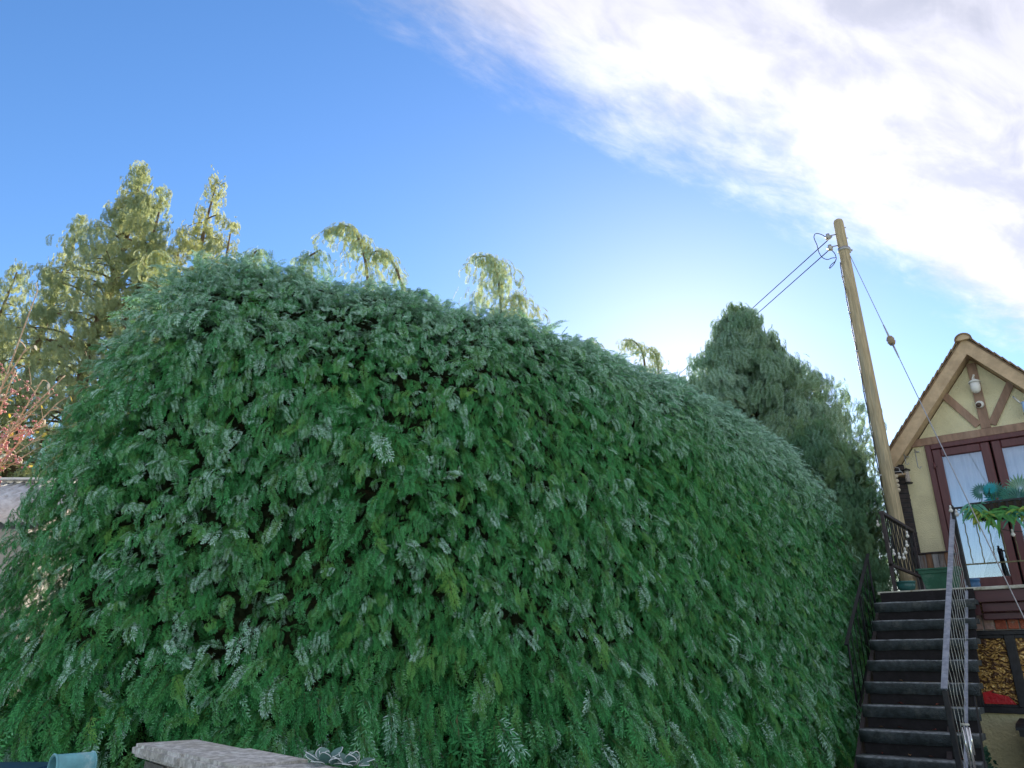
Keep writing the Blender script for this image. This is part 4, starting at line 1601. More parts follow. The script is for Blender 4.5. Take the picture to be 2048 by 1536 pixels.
# ---- things on the deck
def deck_things():
    # weathered board box
    y = NF - .50
    tl, tr = on_y(1814, 1108, y), on_y(1899, 1102, y)
    bx = empty('wooden_planter_box', ((tl.x + tr.x) / 2, y, DECK), 'weathered grey board box standing on the deck against the cream wall', 'box')
    n = 7
    w = (tr.x - tl.x) / n
    bm_ = [M['greyboard'], plain('brown_board', (.24, .14, .09), .85, .3, 8, .4, 30, stretch=(3, 3, .5)), plain('pale_grey_board', (.34, .34, .36), .85, .25, 8, .4, 30, stretch=(3, 3, .5))]
    for i in range(n):
        x = tl.x + i * w
        MB().span((x + .003, y - .004 * (i % 2), DECK + .03), (x + w - .003, y + .02, tl.z - .02 - .008 * (i % 3)), bevel=.003).build('board', bm_[(0, 2, 0, 1, 2, 0, 1)[i]], bx)
    MB().span((tl.x - .03, y - .02, tl.z - .02), (tr.x + .03, y + .36, tl.z), bevel=.004).build('lid', M['blackwood'], bx)
    MB().span((tl.x, y + .02, DECK), (tr.x, y + .34, tl.z - .021)).build('body', M['greyboard'], bx)
    # green plastic trough
    y = ND + .55
    a, b = on_y(1833, 1138, y), on_y(1904, 1138, y)
    tg = empty('planter_trough', ((a.x + b.x) / 2, y, DECK), 'large faded green plastic trough planter at the head of the steps', 'planter')
    h = a.z - DECK - .002
    x0, x1 = a.x, b.x + .06
    z0 = DECK + .002

    def ring(inx, iny, z):
        return [(x0 + inx, y + iny, z), (x1 - inx, y + iny, z), (x1 - inx, y + .34 - iny, z), (x0 + inx, y + .34 - iny, z)]
    mb = MB()
    R = [ring(.07, .05, z0), ring(.025, .02, z0 + h * .78), ring(.012, .008, z0 + h * .80), ring(.010, .006, z0 + h * .93), ring(-.012, -.012, z0 + h * .94), ring(-.012, -.012, z0 + h), ring(.02, .018, z0 + h), ring(.03, .03, z0 + h - .06)]
    vs = [[mb.bm.verts.new(p) for p in r] for r in R]
    for i in range(len(vs) - 1):
        for k in range(4):
            mb.bm.faces.new((vs[i][k], vs[i][(k + 1) % 4], vs[i + 1][(k + 1) % 4], vs[i + 1][k]))
    mb.bm.faces.new(list(reversed(vs[0])))
    mb.build('trough', M['greenplastic'], tg)
    MB().span((x0 + .03, y + .03, z0 + h - .10), (x1 - .03, y + .31, z0 + h - .061)).build('soil', plain('soil', (.05, .035, .025), .95, .4, 30, .6, 60), tg)
    # pots
    for (px, top, w, mat, nm, lab, dy) in ((1811, 1163, .105, M['tealpot'], 'flower_pot', 'small teal glazed pot at the left end of the deck by the pole foot', .12),
                                           (1943, 1158, .085, M['bluepot'], 'flower_pot', 'small blue pot in front of the door frame behind the railing', .9)):
        y = ND + dy
        t = on_y(px, top, y)
        hh = max(.10, t.z - DECK)
        r = empty(nm, (t.x, y, DECK), lab, 'pot')
        MB().lathe((t.x, y, DECK), [(w * .62, 0), (w * .9, hh * .3), (w, hh * .65), (w * .92, hh * .82), (w * 1.04, hh * .86), (w * 1.04, hh), (w * .9, hh), (w * .86, hh * .8)], 22).build('pot', mat, r)
        MB().lathe((t.x, y, DECK), [(w * .84, hh * .78), (w * .84, hh * .80)], 18).build('soil', M['dark'], r)


deck_things()


# ---- plants hung on the railing
def leafmat(name, c, c2):
    m, nt, b = new_mat(name)
    L = nt.links.new
    oi = nd(nt, 'ShaderNodeObjectInfo')
    tc = nd(nt, 'ShaderNodeTexCoord')
    n = nd(nt, 'ShaderNodeTexNoise')
    n.inputs['Scale'].default_value = 14
    L(tc.outputs['Object'], n.inputs['Vector'])
    cc = mixc(nt, maprange(nt, n.outputs['Fac'], .3, .7, 0, 1), c, c2)
    L(cc, b.inputs['Base Color'])
    b.inputs['Roughness'].default_value = .45
    tr = nd(nt, 'ShaderNodeBsdfTranslucent')
    L(cc, tr.inputs[0])
    mx = nd(nt, 'ShaderNodeMixShader')
    mx.inputs[0].default_value = .25
    L(b.outputs[0], mx.inputs[1])
    L(tr.outputs[0], mx.inputs[2])
    L(mx.outputs[0], nt.nodes['Material Output'].inputs[0])
    return m


M['fan'] = leafmat('fan_leaf_green', (.06, .26, .20), (.12, .36, .27))
M['fan_teal'] = leafmat('fan_leaf_turquoise', (.02, .38, .46), (.05, .48, .55))
M['fan_dark'] = leafmat('fan_leaf_dark', (.05, .19, .17), (.08, .25, .21))
M['fan_pale'] = leafmat('fan_leaf_pale', (.17, .36, .24), (.26, .44, .30))
M['bamboo'] = leafmat('long_leaf_green', (.06, .30, .07), (.14, .42, .10))
M['bamboo_y'] = leafmat('long_leaf_yellow', (.14, .42, .07), (.40, .44, .08))
M['bamboo_t'] = leafmat('long_leaf_mint', (.08, .36, .24), (.13, .44, .30))


def fan_leaf(mb, c, nrm, up, r, n=22, spread=1.75):
    nrm = Vector(nrm).normalized()
    u = (Vector(up) - nrm * Vector(up).dot(nrm)).normalized()
    v = nrm.cross(u)
    for i in range(n):
        a = spread * math.pi * (i / (n - 1) - .5)
        d = u * math.cos(a) + v * math.sin(a)
        s = nrm.cross(d)
        rr = r * (.86 + .14 * math.cos(a * .8))
        p = [c + d * r * .05, c + d * rr * .6 + s * r * .075 + nrm * r * .03, c + d * rr - nrm * r * .10, c + d * rr * .6 - s * r * .075 + nrm * r * .03]
        mid = c + d * rr * .6 - nrm * r * .02
        mb.face([p[0], p[1], mid])
        mb.face([p[1], p[2], mid])
        mb.face([p[2], p[3], mid])
        mb.face([p[3], p[0], mid])


def blade(mb, c, d, nrm, ln, w, curl=.5):
    d = Vector(d).normalized()
    nrm = (Vector(nrm) - d * Vector(nrm).dot(d)).normalized()
    s = d.cross(nrm)
    k = 5
    L, R_ = [], []
    for i in range(k + 1):
        t = i / k
        c_ = c + d * ln * t - Vector((0, 0, 1)) * curl * ln * t * t
        ww = w * math.sin(math.pi * (t * .86 + .1)) ** .8
        L.append(mb.bm.verts.new(c_ + s * ww * .5))
        R_.append(mb.bm.verts.new(c_ - s * ww * .5 + nrm * ww * .15))
    for i in range(k):
        f = mb.bm.faces.new((L[i], L[i + 1], R_[i + 1], R_[i]))
        f.smooth = True


def railing_plants():
    y = RY - .07
    x0, x1 = on_y(1946, 1020, y).x, 1.2
    zt, zb = RZT + .03, RZT - .20
    tr = empty('railing_planter', ((x0 + x1) / 2, y, zb), 'dark slatted trough planter hung on the deck railing under the fan palms', 'planter')
    MB().prism([(x0, y - .09, zt - .05), (x0, y + .045, zt - .05), (x0, y + .035, zb), (x0, y - .06, zb)], (x1 - x0, 0, 0)).build('liner', plain('coir_liner', (.05, .04, .03), .95, .4, 40, .6, 80), tr)
    x = x0 + .05
    while x < .5:
        MB().bar((x, y - .065, zb - .008), (x, y - .097, zt - .03), .022, .008, up=(0, -1, 0)).build('slat', M['black'], tr)
        x += .075
    for z, yy in ((zt - .04, -.105), (zb + .02, -.075)):
        MB().span((x0 - .01, y + yy - .006, z - .009), (x1, y + yy + .006, z + .009)).build('hoop', M['black'], tr)
    rg = random.Random(12)
    fans = [(1963, 985, .085, 'fan_dark', 'dark green'), (1979, 978, .062, 'fan_teal', 'small teal'), (1990, 983, .085, 'fan_dark', 'grey green'), (1995, 998, .115, 'fan_teal', 'bright turquoise'),
            (2018, 990, .085, 'fan', 'mid green'), (2040, 977, .115, 'fan_pale', 'pale green'), (2036, 1000, .10, 'fan_dark', 'deep green'), (2022, 1003, .07, 'fan', 'low green')]
    labs = ['leftmost dark fan palm leaf in the railing planter', 'small teal fan palm leaf tucked behind the turquoise one', 'spiky dark fan palm leaf behind the turquoise one', 'bright turquoise fan palm leaf in the middle of the railing planter',
            'green fan palm leaf right of the turquoise one', 'large pale green fan palm leaf at the right edge', 'dark fan palm leaf below the large pale one', 'low green fan palm leaf between turquoise and dark ones']
    for i, (px, py, r, mt, _) in enumerate(fans):
        yy = y + rg.uniform(-.10, .08)
        c = on_y(px, py, yy)
        root = empty('fan_palm', (c.x, y - .02, zt - .06), labs[i], 'plant', 'artificial fan palms on the railing')
        mb = MB()
        fan_leaf(mb, c, (rg.uniform(-.35, .2), -1, rg.uniform(-.15, .35)), (rg.uniform(-.4, .5), 0, 1), r * 1.55)
        mb.build('fan_leaf', M[mt], root)
        MB().tube([Vector((c.x + rg.uniform(-.03, .03), y - .02, zt - .06)), c + Vector((0, .02, -.03)), c], .004, 5).build('stalk', M['bamboo'], root)
    # trailing long leaved plants spilling over the front
    spots = [(1945, 1015, 'bamboo_t', 'mint green trailing plant at the left end of the railing planter', 15), (1956, 1028, 'bamboo_y', 'yellow green plant with long hanging leaves in the railing planter', 22), (1978, 1030, 'bamboo', 'bright green long leaved plant spilling below the turquoise fan', 18),
             (2007, 1026, 'bamboo', 'green bamboo like plant hanging beside the middle of the railing planter', 20), (2030, 1030, 'bamboo_t', 'mint green plant hanging at the right part of the railing planter', 16), (2046, 1022, 'bamboo_y', 'yellowish long leaved plant at the right edge of the railing planter', 16)]
    for i, (px, py, mt, lab, n) in enumerate(spots):
        c = on_y(px, py, y - .08)
        root = empty('trailing_plant', (c.x, y - .03, zt - .06), lab, 'plant', 'long leaved plants on the railing')
        mb = MB()
        for k in range(n):
            a = rg.uniform(-1.5, 1.5)
            d = Vector((math.sin(a), -rg.uniform(.1, .6), rg.uniform(-.8, .55)))
            blade(mb, c + Vector((rg.uniform(-.05, .05), rg.uniform(-.03, .03), rg.uniform(-.02, .05))), d, (0, -1, .5), rg.uniform(.09, .19), rg.uniform(.022, .042), rg.uniform(.3, .9))
        mb.build('leaves', M[mt], root)
        mb = MB()
        for k in range(4):
            mb.tube([Vector((c.x, y - .03, zt - .06)), c + Vector((rg.uniform(-.07, .07), -.03, rg.uniform(-.09, .04)))], .003, 4)
        mb.build('stems', M['bamboo'], root)


railing_plants()


# ---- string lights
def string_lights(name, label, pts, px_bulbs, r=.026, plane=None):
    C = catmull([tuple(p) for p in pts], 10)
    root = empty(name, C[0], label, 'string lights')
    MB().tube([Vector(c) for c in C], .0045, 5).build('cable', M['wire'], root)
    for p in px_bulbs:
        MB().lathe(p, [(.011, .022), (.012, .05), (.006, .062)], 10).build('socket', M['white'], root)
        MB().lathe(p, [(.003, -r), (r * .6, -r * .8), (r, 0), (r * .6, r * .8), (.008, r)], 14).build('globe', M['bulb'], root)


def place_lights():
    y = ND + .15
    a = [(1752, 1028), (1755, 1040), (1766, 1066), (1777, 1088), (1787, 1102), (1799, 1110), (1808, 1112), (1811, 1100), (1813, 1085), (1812, 1052)]
    b = [(1756, 1049), (1768, 1074), (1778, 1093), (1788, 1107), (1799, 1114), (1808, 1115), (1811, 1104), (1814, 1090), (1815, 1071)]
    string_lights('string_lights', 'drooping string of white globe bulbs between the hedge and the cream wall', [on_y(px, py, y) for px, py in a], [on_y(px, py + 1, y) for px, py in b], .022)
    y = RY - .05
    a = [(1896, 1012), (1902, 1014), (1912, 1018), (1930, 1026), (1960, 1038), (1990, 1054), (2024, 1062), (2046, 1063)]
    b = [(1902, 1021), (1914, 1029), (2026, 1069)]
    string_lights('string_lights', 'string of white globe bulbs along the planted deck railing', [on_y(px, py, y) for px, py in a], [on_y(px, py, y - .01) for px, py in b], .024)


place_lights()


# ---- wind chime, bin, leaves, ivy by the steps
def by_the_steps():
    X = -1.17
    t = on_x(1930, 1449, X)
    ch = empty('wind_chime', t, 'silver wind chime hanging at the right side of the steps', 'wind chime')
    hang = on_x(1924, 1430, X)
    MB().tube([t, hang], .003, 4).build('cord', M['wire'], ch)
    MB().lathe(t, [(.03, -.008), (.032, .0), (.028, .008)], 14).build('disc', M['edge'], ch)
    ends = [1484, 1490, 1504, 1500, 1496]
    for i in range(5):
        a = i * 2 * math.pi / 5
        p = t + Vector((math.cos(a) * .024, math.sin(a) * .024, -.02))
        ln = .20 + .05 * ((i * 2) % 5)
        MB().tube([p, p - Vector((0, 0, ln))], .0075, 8).build('chime_tube', M['alu'], ch)
        MB().tube([p, p + Vector((0, 0, .02))], .002, 4).build('thread', M['wire'], ch)
    MB().tube([t - Vector((0, 0, .01)), t - Vector((0, 0, .42))], .0018, 4).build('clapper_cord', M['wire'], ch)
    MB().prism([(t.x + .0, t.y, t.z - .40), (t.x + .022, t.y, t.z - .43), (t.x + .012, t.y, t.z - .49), (t.x - .014, t.y, t.z - .485), (t.x - .02, t.y, t.z - .43)], (0, .004, 0)).build('clapper_sail', plain('pale_sail', (.62, .60, .48), .6, .1), ch)
    # wheelie bin against the lower wall
    c = on_y(2040, 1450, NW - .5)
    xb = c.x
    zt = c.z + .02
    bn = empty('wheelie_bin', (xb + .28, NW - .40, .03), 'black plastic wheelie bin against the lower cream wall at the right edge', 'bin')
    mb = MB()
    y0, y1 = NW - .70, NW - .12
    R = [[(xb + .09, y0 + .10, .06), (xb + .50, y0 + .10, .06), (xb + .50, y1 - .06, .06), (xb + .09, y1 - .06, .06)], [(xb + .03, y0 + .02, zt - .12), (xb + .56, y0 + .02, zt - .12), (xb + .56, y1, zt - .12), (xb + .03, y1, zt - .12)],
         [(xb, y0, zt - .115), (xb + .59, y0, zt - .115), (xb + .59, y1 + .01, zt - .115), (xb, y1 + .01, zt - .115)], [(xb, y0, zt - .06), (xb + .59, y0, zt - .06), (xb + .59, y1 + .01, zt - .06), (xb, y1 + .01, zt - .06)]]
    vs = [[mb.bm.verts.new(p) for p in r] for r in R]
    for i in range(3):
        for k in range(4):
            mb.bm.faces.new((vs[i][k], vs[i][(k + 1) % 4], vs[i + 1][(k + 1) % 4], vs[i + 1][k]))
    mb.bm.faces.new(list(reversed(vs[0])))
    mb.bm.faces.new(vs[-1])
    mb.build('body', M['bin'], bn)
    MB().prism([(xb - .02, y0 - .04, zt - .058), (xb - .02, y1 + .03, zt - .058), (xb - .02, y1 + .03, zt + .01), (xb - .02, y1 - .12, zt + .03), (xb - .02, y0 + .06, zt), (xb - .02, y0 - .04, zt - .03)], (.63, 0, 0)).build('lid', M['bin'], bn)
    MB().tube([(xb + .02, y1 + .06, zt - .05), (xb + .57, y1 + .06, zt - .05)], .016, 8).build('handle', M['bin'], bn)
    for x in (xb + .10, xb + .44):
        MB().lathe((x, y1 + .0, .13), [(.06, 0), (.10, .0), (.10, .045), (.06, .045)], 18, axis=Vector((1, 0, 0))).build('wheel', M['bin'], bn)
    # fallen leaves on the steps, each one a small curled blade
    rg = random.Random(3)
    lm = [plain('red_brown_leaf', (.20, .045, .035), .7, .3, 20), plain('dull_red_leaf', (.28, .08, .05), .7, .3, 20), plain('tan_leaf', (.30, .18, .09), .7, .3, 20)]
    place = (('close to the hedge', .12), ('left of the middle', .34), ('right of the middle', .58), ('beside the mesh railing', .82))
    nth = {4: 'fifth', 5: 'sixth', 6: 'seventh', 7: 'eighth', 8: 'ninth'}
    for k, (where, fx), lc in [(4, place[1], 2), (4, place[3], 0), (5, place[1], 0), (5, place[2], 1), (5, place[3], 2), (6, place[0], 2), (6, place[1], 1), (6, place[2], 0), (6, place[3], 1),
                               (7, place[0], 0), (7, place[1], 2), (7, place[2], 1), (7, place[3], 0), (8, place[0], 1), (8, place[2], 0), (8, place[3], 1)]:
        yb, z = step_at(k)
        x = SX0 + (SX1 - SX0) * fx + rg.uniform(-.08, .08)
        yy = yb - rg.uniform(.02, .11)
        s = rg.uniform(.018, .032)
        a = rg.uniform(0, 6.28)
        mb = MB()
        u, v = Vector((math.cos(a), math.sin(a), 0)), Vector((-math.sin(a), math.cos(a), 0))
        c = Vector((x, yy, z + .012))
        m0, m1 = c - u * s, c + u * s + Vector((0, 0, s * .3))
        l, r_ = c + v * s * .6 + Vector((0, 0, s * .5)), c - v * s * .6 + Vector((0, 0, s * .4))
        mb.face([m0, l, m1]).face([m0, m1, r_])
        o = mb.build('fallen_leaf', lm[lc])
        tag(o, '%s dead leaf on the %s visible step from the top, %s' % (('dark red', 'dull red', 'tan')[lc], nth[k], where), 'leaf', 'dead leaves on the steps')
    # ivy at the foot of the steps
    c = on_y(1968, 1530, NW - .35)
    iv = empty('ivy_plant', (c.x, NW - .3, .03), 'small leaved ivy spilling beside the lowest visible steps and cream wall', 'plant')
    mb = MB()
    for i in range(330):
        f = rg.random() ** .8
        p = Vector((c.x - .10 + .30 * (1 - f) * rg.random() + rg.gauss(0, .04) + .02 * f, NW - .32 + rg.uniform(-.10, .16), c.z - .18 + f * .40 + rg.gauss(0, .02)))
        d = Vector((rg.uniform(-1, 1), rg.uniform(-1, .1), rg.uniform(-.6, .8)))
        blade(mb, p, d, (rg.uniform(-.4, .4), -1, .6), rg.uniform(.025, .05), rg.uniform(.02, .035), .3)
    o = mb.build('leaves', leafmat('ivy_leaf', (.02, .10, .06), (.10, .24, .17)), iv)
    o['kind'] = 'stuff'
    mb = MB()
    for i in range(7):
        mb.tube([Vector((c.x + rg.uniform(-.1, .1), NW - .25, .03)), Vector((c.x + rg.uniform(-.08, .1), NW - .28, c.z - .3)), Vector((c.x + rg.uniform(-.1, .03), NW - .3, c.z + rg.uniform(-.1, .08)))], .006, 5)
    mb.build('stems', M['bark'], iv)


by_the_steps()


# ================================================================== near left: wall, teal hood, bin lid
def stone_wall():
    zt = 1.31
    y1, y0 = 1.80, 1.60
    xl, xr = -3.10, -.6
    lich, nt, b = new_mat('lichened_coping')
    L = nt.links.new
    tc = nd(nt, 'ShaderNodeTexCoord')
    n = nd(nt, 'ShaderNodeTexNoise')
    n.inputs['Scale'].default_value = 30
    n.inputs['Detail'].default_value = 8
    n.inputs['Roughness'].default_value = .75
    L(tc.outputs['Object'], n.inputs['Vector'])
    n2 = nd(nt, 'ShaderNodeTexNoise')
    n2.inputs['Scale'].default_value = 9
    n2.inputs['Detail'].default_value = 4
    L(tc.outputs['Object'], n2.inputs['Vector'])
    c = mixc(nt, maprange(nt, n.outputs['Fac'], .38, .62, 0, 1), (.36, .35, .33), (.76, .75, .72))
    c = mixc(nt, maprange(nt, n2.outputs['Fac'], .45, .65, 0, .35), c, (.40, .37, .30))
    v = nd(nt, 'ShaderNodeTexVoronoi')
    v.inputs['Scale'].default_value = 15
    v.inputs['Randomness'].default_value = 1
    L(tc.outputs['Object'], v.inputs['Vector'])
    sepc = nd(nt, 'ShaderNodeSeparateColor')
    L(v.outputs['Color'], sepc.inputs[0])
    thr = math_n(nt, 'MULTIPLY', maprange(nt, sepc.outputs[0], .3, 1, .10, .36, False), 1)
    spot = maprange(nt, math_n(nt, 'SUBTRACT', math_n(nt, 'ADD', v.outputs['Distance'], math_n(nt, 'MULTIPLY', n.outputs['Fac'], .18)), thr), -.02, .04, 1, 0)
    spot = math_n(nt, 'MULTIPLY', spot, maprange(nt, sepc.outputs[0], .62, .64, 0, .95))
    c = mixc(nt, spot, c, (.74, .78, .74))
    L(c, b.inputs['Base Color'])
    b.inputs['Roughness'].default_value = .9
    bp = nd(nt, 'ShaderNodeBump')
    bp.inputs['Strength'].default_value = .7
    bp.inputs['Distance'].default_value = .01
    L(n.outputs['Fac'], bp.inputs['Height'])
    L(bp.outputs[0], b.inputs['Normal'])
    root = empty('stone_wall', (xl, 1.80, 0), 'low stone garden wall with lichen spotted coping in front of the hedge', 'wall')
    x = xl
    rg = random.Random(8)
    i = 0
    while x < xr:
        x2 = x + (.52, .47, .55, .5, .5)[i % 5]
        MB().span((x + .002, y0 - .025, zt - .048), (x2 - .002, y1 + .03, zt + rg.uniform(-.004, .003)), bevel=.012, seg=2).build('coping_stone', lich, root)
        x = x2
        i += 1
    smat = [plain('wall_stone', cc, .92, .3, 9, .6, 40, dirt=(.30, .30, .25), dscale=5) for cc in ((.22, .22, .20), (.27, .25, .21), (.17, .18, .18))]
    MB().span((xl + .06, y0 + .03, 0), (xr, y1 - .03, zt - .052)).build('mortar_core', M['mortar'], root)
    z = 0.0
    row = 0
    while z < zt - .08:
        h = min(rg.uniform(.14, .22), zt - .054 - z)
        if h < .04:
            break
        if zt - .054 - (z + h) < .06:
            h = zt - .054 - z
        x = xl + .03
        while x < xr:
            w = rg.uniform(.18, .42)
            mb = MB().span((x, y0 - rg.uniform(0, .012), z), (x + w - .012, y0 + .06, z + h - .012), bevel=.022, seg=2)
            for vtx in mb.bm.verts:
                vtx.co += Vector((rg.uniform(-.008, .008), rg.uniform(-.005, .005), rg.uniform(-.006, .004)))
            mb.build('stone', smat[rg.randrange(3)], root)
            x += w
        MB().span((xl + .025, y0 + .065, z), (xl + .09, y1 - .02, z + h - .012), bevel=.015).build('stone', smat[rg.randrange(3)], root)
        z += h
        row += 1
    root.rotation_euler.z = -.17
    # frosted rosette plant on the coping
    pm = leafmat('frosted_leaf', (.10, .22, .20), (.18, .32, .28))
    fm = plain('hoar_frost_rim', (.78, .84, .86), .6, .1, 40, .3, 90)
    bx = on_z(668, 1530, zt)
    for k, (px, py, sc_, lab) in enumerate(((655, 1527, 1.0, 'frost rimmed leafy plant on the stone coping, left of two'), (705, 1531, .8, 'smaller frost rimmed leafy plant on the stone coping, right of two'))):
        c = on_z(px, py, zt)
        r = empty('frosted_plant', c, lab, 'plant', 'frosted plants on the coping')
        rgp = random.Random(20 + k)
        for i in range(14):
            a = i * 2.4
            el = .25 + .9 * (i / 14)
            d = Vector((math.cos(a) * math.cos(el), math.sin(a) * math.cos(el), math.sin(el)))
            ln = .055 * sc_ * rgp.uniform(.8, 1.2)
            base = c + Vector((math.cos(a), math.sin(a), 0)) * .03 * sc_ * (1 - i / 16) + Vector((rgp.uniform(-.03, .03), 0, .002))
            mb = MB()
            blade(mb, base, d, Vector((0, 0, 1)) - d * .5 + Vector((0, -.3, 0)), ln, ln * .7, .15)
            lf = mb.build('leaf', pm, r)
            nrm = Vector((0, 0, 1))
            s = d.cross(nrm).normalized()
            pts = []
            for t in np.linspace(0, 1, 6):
                pts.append(base + d * ln * t - Vector((0, 0, .15)) * ln * t * t + s * ln * .36 * math.sin(math.pi * (t * .86 + .1)) ** .8)
            pts2 = []
            for t in np.linspace(1, 0, 6):
                pts2.append(base + d * ln * t - Vector((0, 0, .15)) * ln * t * t - s * ln * .36 * math.sin(math.pi * (t * .86 + .1)) ** .8)
            MB().tube(pts + pts2, .0013, 4).build('frost_rim', fm, lf)
        MB().tube([c, c + Vector((0, 0, .03))], .006, 6).build('stem', M['bamboo'], r)


stone_wall()


def near_left():
    # teal curved metal hood on a post
    dep = 2.55
    tm = plain('frosted_teal_metal', (.16, .42, .48), .45, .2, 12, .15, 60, dirt=(.45, .62, .66), dscale=10)
    c = at_depth(142, 1545, dep)
    w = dep / FPX
    r = .037
    ax = (at_depth(180, 1540, dep + .05) - at_depth(112, 1552, dep - .02))
    ax.z = 0
    ln = .11
    ax.normalize()
    root = empty('arched_hood', (c.x, c.y, 0), 'frosted teal curved metal hood poking up at the bottom left corner', 'hood')
    side = Vector((-ax.y, ax.x, 0))
    top = at_depth(140, 1506, dep).z
    cz = top - r
    n = 18
    outer, inner = [], []
    for i in range(n + 1):
        a = math.pi * i / n
        outer.append((math.cos(a) * r, math.sin(a) * r))
        inner.append((math.cos(a) * (r - .005), math.sin(a) * (r - .005)))
    outer = [(r, -.16)] + outer + [(-r, -.16)]
    inner = [(r - .005, -.16)] + inner + [(-r + .005, -.16)]
    poly = [c - ax * ln / 2 + side * a + Vector((0, 0, cz - c.z + b)) for a, b in outer + list(reversed(inner))]
    MB().prism(poly, ax * ln).build('shell', tm, root)
    rim = [c - ax * ln / 2 + side * a + Vector((0, 0, cz - c.z + b)) for a, b in outer]
    MB().tube(rim, .0035, 5).tube([p + ax * ln for p in rim], .0035, 5).build('rim', tm, root)
    MB().prism([c + ax * .02 + side * a + Vector((0, 0, cz - c.z + b)) for a, b in inner], ax * .004).build('back_plate', tm, root)
    MB().span((c.x - .03, c.y - .03, 0), (c.x + .03, c.y + .03, cz - .15)).build('post', M['blackwood'], root)
    # blue bin under the overhanging sprays
    dep = 3.0
    a, b = at_depth(-90, 1530, dep), at_depth(95, 1536, dep)
    mid = (a + b) / 2
    bb = empty('blue_bin', (mid.x, mid.y, 0), 'dark blue plastic bin under the overhanging hedge in the bottom left corner', 'bin')
    bmat = plain('blue_plastic', (.010, .05, .12), .4, .2, 8, .05, 30)
    d = (b - a)
    d.z = 0
    wdt = d.length
    d.normalize()
    s = Vector((-d.y, d.x, 0))
    z = a.z
    MB().bar(Vector((mid.x, mid.y, z - .03)) - d * wdt / 2, Vector((mid.x, mid.y, z - .03)) + d * wdt / 2, .30, .05, bevel=.015).build('lid', bmat, bb)
    MB().bar(Vector((mid.x, mid.y, (z - .06) / 2)) - d * wdt * .46, Vector((mid.x, mid.y, (z - .06) / 2)) + d * wdt * .46, .27, z - .06, bevel=.012).build('body', bmat, bb)


near_left()


# ================================================================== left edge: shed and berry bush
def shed():
    wm = plain('pale_shed_wall', (.48, .46, .44), .9, .12, 5, .4, 40, dirt=(.33, .31, .28), dscale=3)
    rm = plain('frosted_corrugated_sheet', (.62, .66, .70), .7, .2, 9, .2, 60, dirt=(.36, .36, .36), dscale=7)
    dep = 8.2
    ridge = at_depth(225, 966, dep + .5)
    eave = at_depth(14, 1050, dep - .6)
    root = empty('garden_shed', ahead(-6.4, 8.7), 'pale shed with frosted corrugated roof at the left edge behind the hedge', 'shed')
    u = Vector((-CY, -SY, 0))              # to the left of the view
    back = Vector((-SY, CY, 0))
    L_ = 3.2
    R0 = Vector((ridge.x, ridge.y, ridge.z))
    E0 = Vector((eave.x, eave.y, eave.z))
    E0 = R0 - back * 1.25 + Vector((0, 0, eave.z - ridge.z))
    n = 90
    bm = MB()
    rows = []
    nrm = u.cross(E0 - R0).normalized()
    if nrm.z < 0:
        nrm = -nrm
    for f in (0, .5, 1.0):
        rows.append([bm.bm.verts.new(R0.lerp(E0, f) + u * L_ * i / n + nrm * .022 * math.sin(i / n * L_ / .115 * 2 * math.pi)) for i in range(n + 1)])
    for k in range(2):
        for i in range(n):
            fc = bm.bm.faces.new((rows[k][i], rows[k][i + 1], rows[k + 1][i + 1], rows[k + 1][i]))
            fc.smooth = True
    rf = bm.build('roof_sheet', rm, root)
    so = rf.modifiers.new('thick', 'SOLIDIFY')
    so.thickness = .008
    B0 = R0 + back * 1.25 + Vector((0, 0, eave.z - ridge.z))
    bm = MB()
    rows = [[bm.bm.verts.new(R0.lerp(B0, f) + u * L_ * i / n + Vector((0, 0, .02 * math.sin(i / n * L_ / .115 * 2 * math.pi)))) for i in range(n + 1)] for f in (0, 1.0)]
    for i in range(n):
        bm.bm.faces.new((rows[0][i], rows[0][i + 1], rows[1][i + 1], rows[1][i])).smooth = True
    bm.build('roof_sheet', rm, root)
    MB().bar(R0 - u * .03 + Vector((0, 0, .035)), R0 + u * L_ + Vector((0, 0, .035)), .17, .03, bevel=.008).build('ridge_cap', M['white'], root)
    zE = E0.z - .05
    for c0, c1 in ((R0 - back * 1.12 + u * .12, R0 - back * 1.12 + u * (L_ - .1)), (R0 + back * 1.12 + u * .12, R0 + back * 1.12 + u * (L_ - .1)), (R0 - back * 1.05 + u * .12, R0 + back * 1.05 + u * .12)):
        a, b = Vector((c0.x, c0.y, zE / 2)), Vector((c1.x, c1.y, zE / 2))
        MB().bar(a, b, .08, zE).build('wall', wm, root)
    p = R0 + u * .12
    MB().prism([p - back * 1.05 + Vector((0, 0, zE - R0.z)), p + back * 1.05 + Vector((0, 0, zE - R0.z)), p + Vector((0, 0, -.06))], u * .08).build('gable_wall', wm, root)


shed()


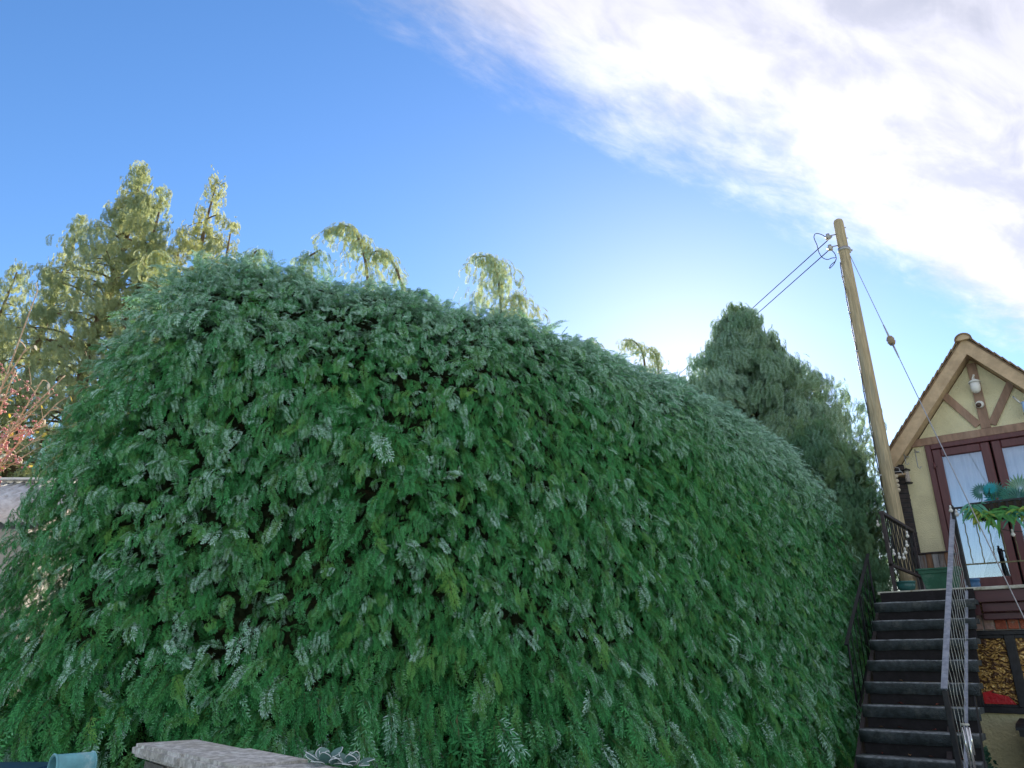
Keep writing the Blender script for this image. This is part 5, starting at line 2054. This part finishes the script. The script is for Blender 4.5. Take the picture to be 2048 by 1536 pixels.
def berry_bush():
    rg = random.Random(77)
    dep = 7.0
    bm_ = plain('bare_twig', (.58, .40, .27), .8, .25, 20, .3, 60, dirt=(.78, .72, .66), dscale=30)  # frosty twigs, lightened further so the colour looks sunlit
    base = ahead(-5.55, 7.3)
    root = empty('berry_bush', base, 'bare thorny bush with red berries and a few yellow leaves at the left edge', 'bush')
    berries, leaves, frost_l = MB(), MB(), MB()
    br = MB()
    tips = [(75, 582, 0), (52, 697, .1), (130, 751, -.1), (115, 806, .2), (62, 768, 0), (85, 760, .2), (108, 784, -.2), (95, 850, .1), (60, 905, 0), (30, 740, .15), (-30, 700, 0), (-60, 640, .1), (20, 860, -.15), (-20, 800, 0), (-40, 900, .1), (50, 830, .2), (10, 935, 0), (70, 880, -.2)]
    starts = [at_depth(-70, 980, dep + .2), at_depth(-110, 900, dep), at_depth(-90, 1040, dep + .1)]
    stem_base = Vector((base.x, base.y, 0))
    for s in starts:
        br.tube([stem_base + Vector((rg.uniform(-.1, .1), rg.uniform(-.1, .1), 0)), stem_base.lerp(s, .5) + Vector((rg.uniform(-.1, .1), 0, .2)), s], [.035, .028, .018], 6)
    for i, (px, py, dd) in enumerate(tips):
        s = starts[i % 3]
        e = at_depth(px, py, dep + dd)
        mid = s.lerp(e, .5) + Vector((rg.uniform(-.08, .08), rg.uniform(-.08, .08), rg.uniform(-.02, .12)))
        C = [Vector(c) for c in catmull([tuple(s), tuple(s.lerp(mid, .6) + Vector((0, 0, rg.uniform(-.05, .05)))), tuple(mid), tuple(e)], 7)]
        n = len(C)
        br.tube(C, [.012 * (1 - .7 * k / n) + .002 for k in range(n)], 5)
        for k in range(4, n):
            if rg.random() < .75:
                d = (C[min(k + 1, n - 1)] - C[k - 1]).normalized()
                o = (Vector((rg.uniform(-1, 1), rg.uniform(-1, 1), rg.uniform(-.6, 1))) - d * .2).normalized()
                ln = rg.uniform(.05, .22)
                t = C[k] + (o + d * .6).normalized() * ln
                br.tube([C[k], C[k].lerp(t, .5) + Vector((0, 0, .01)), t], [.005, .004, .002], 4, caps=False)
                if rg.random() < .8 and k < n - 2 and i not in (0,):
                    for _ in range(rg.randint(2, 5)):
                        c = t.lerp(C[k], rg.uniform(0, .7)) + Vector((rg.gauss(0, .018), rg.gauss(0, .018), rg.gauss(-.012, .018)))
                        r = rg.uniform(.009, .014)
                        berries.lathe(c, [(.001, -r), (r * .75, -r * .65), (r, 0), (r * .75, r * .65), (.001, r)], 7)
                if rg.random() < .30 and i not in (0,):
                    c = t
                    blade(leaves if rg.random() < .6 else frost_l, c, (rg.uniform(-1, 1), rg.uniform(-1, 1), rg.uniform(-.8, .2)), (rg.uniform(-1, 1), rg.uniform(-1, 1), 1), rg.uniform(.03, .06), rg.uniform(.02, .04), .3)
    o = br.build('branches', bm_, root)
    o['kind'] = 'stuff'
    o = berries.build('berries', plain('red_berry', (.66, .24, .26), .35, .25, 60, dirt=(.88, .74, .74), dscale=60), root)
    o['kind'] = 'stuff'
    o = leaves.build('yellow_leaves', leafmat('yellow_leaf', (.62, .50, .05), (.70, .62, .14)), root)
    o['kind'] = 'stuff'
    o = frost_l.build('frosted_leaves', leafmat('frosted_pale_leaf', (.58, .55, .45), (.72, .72, .66)), root)
    o['kind'] = 'stuff'


berry_bush()
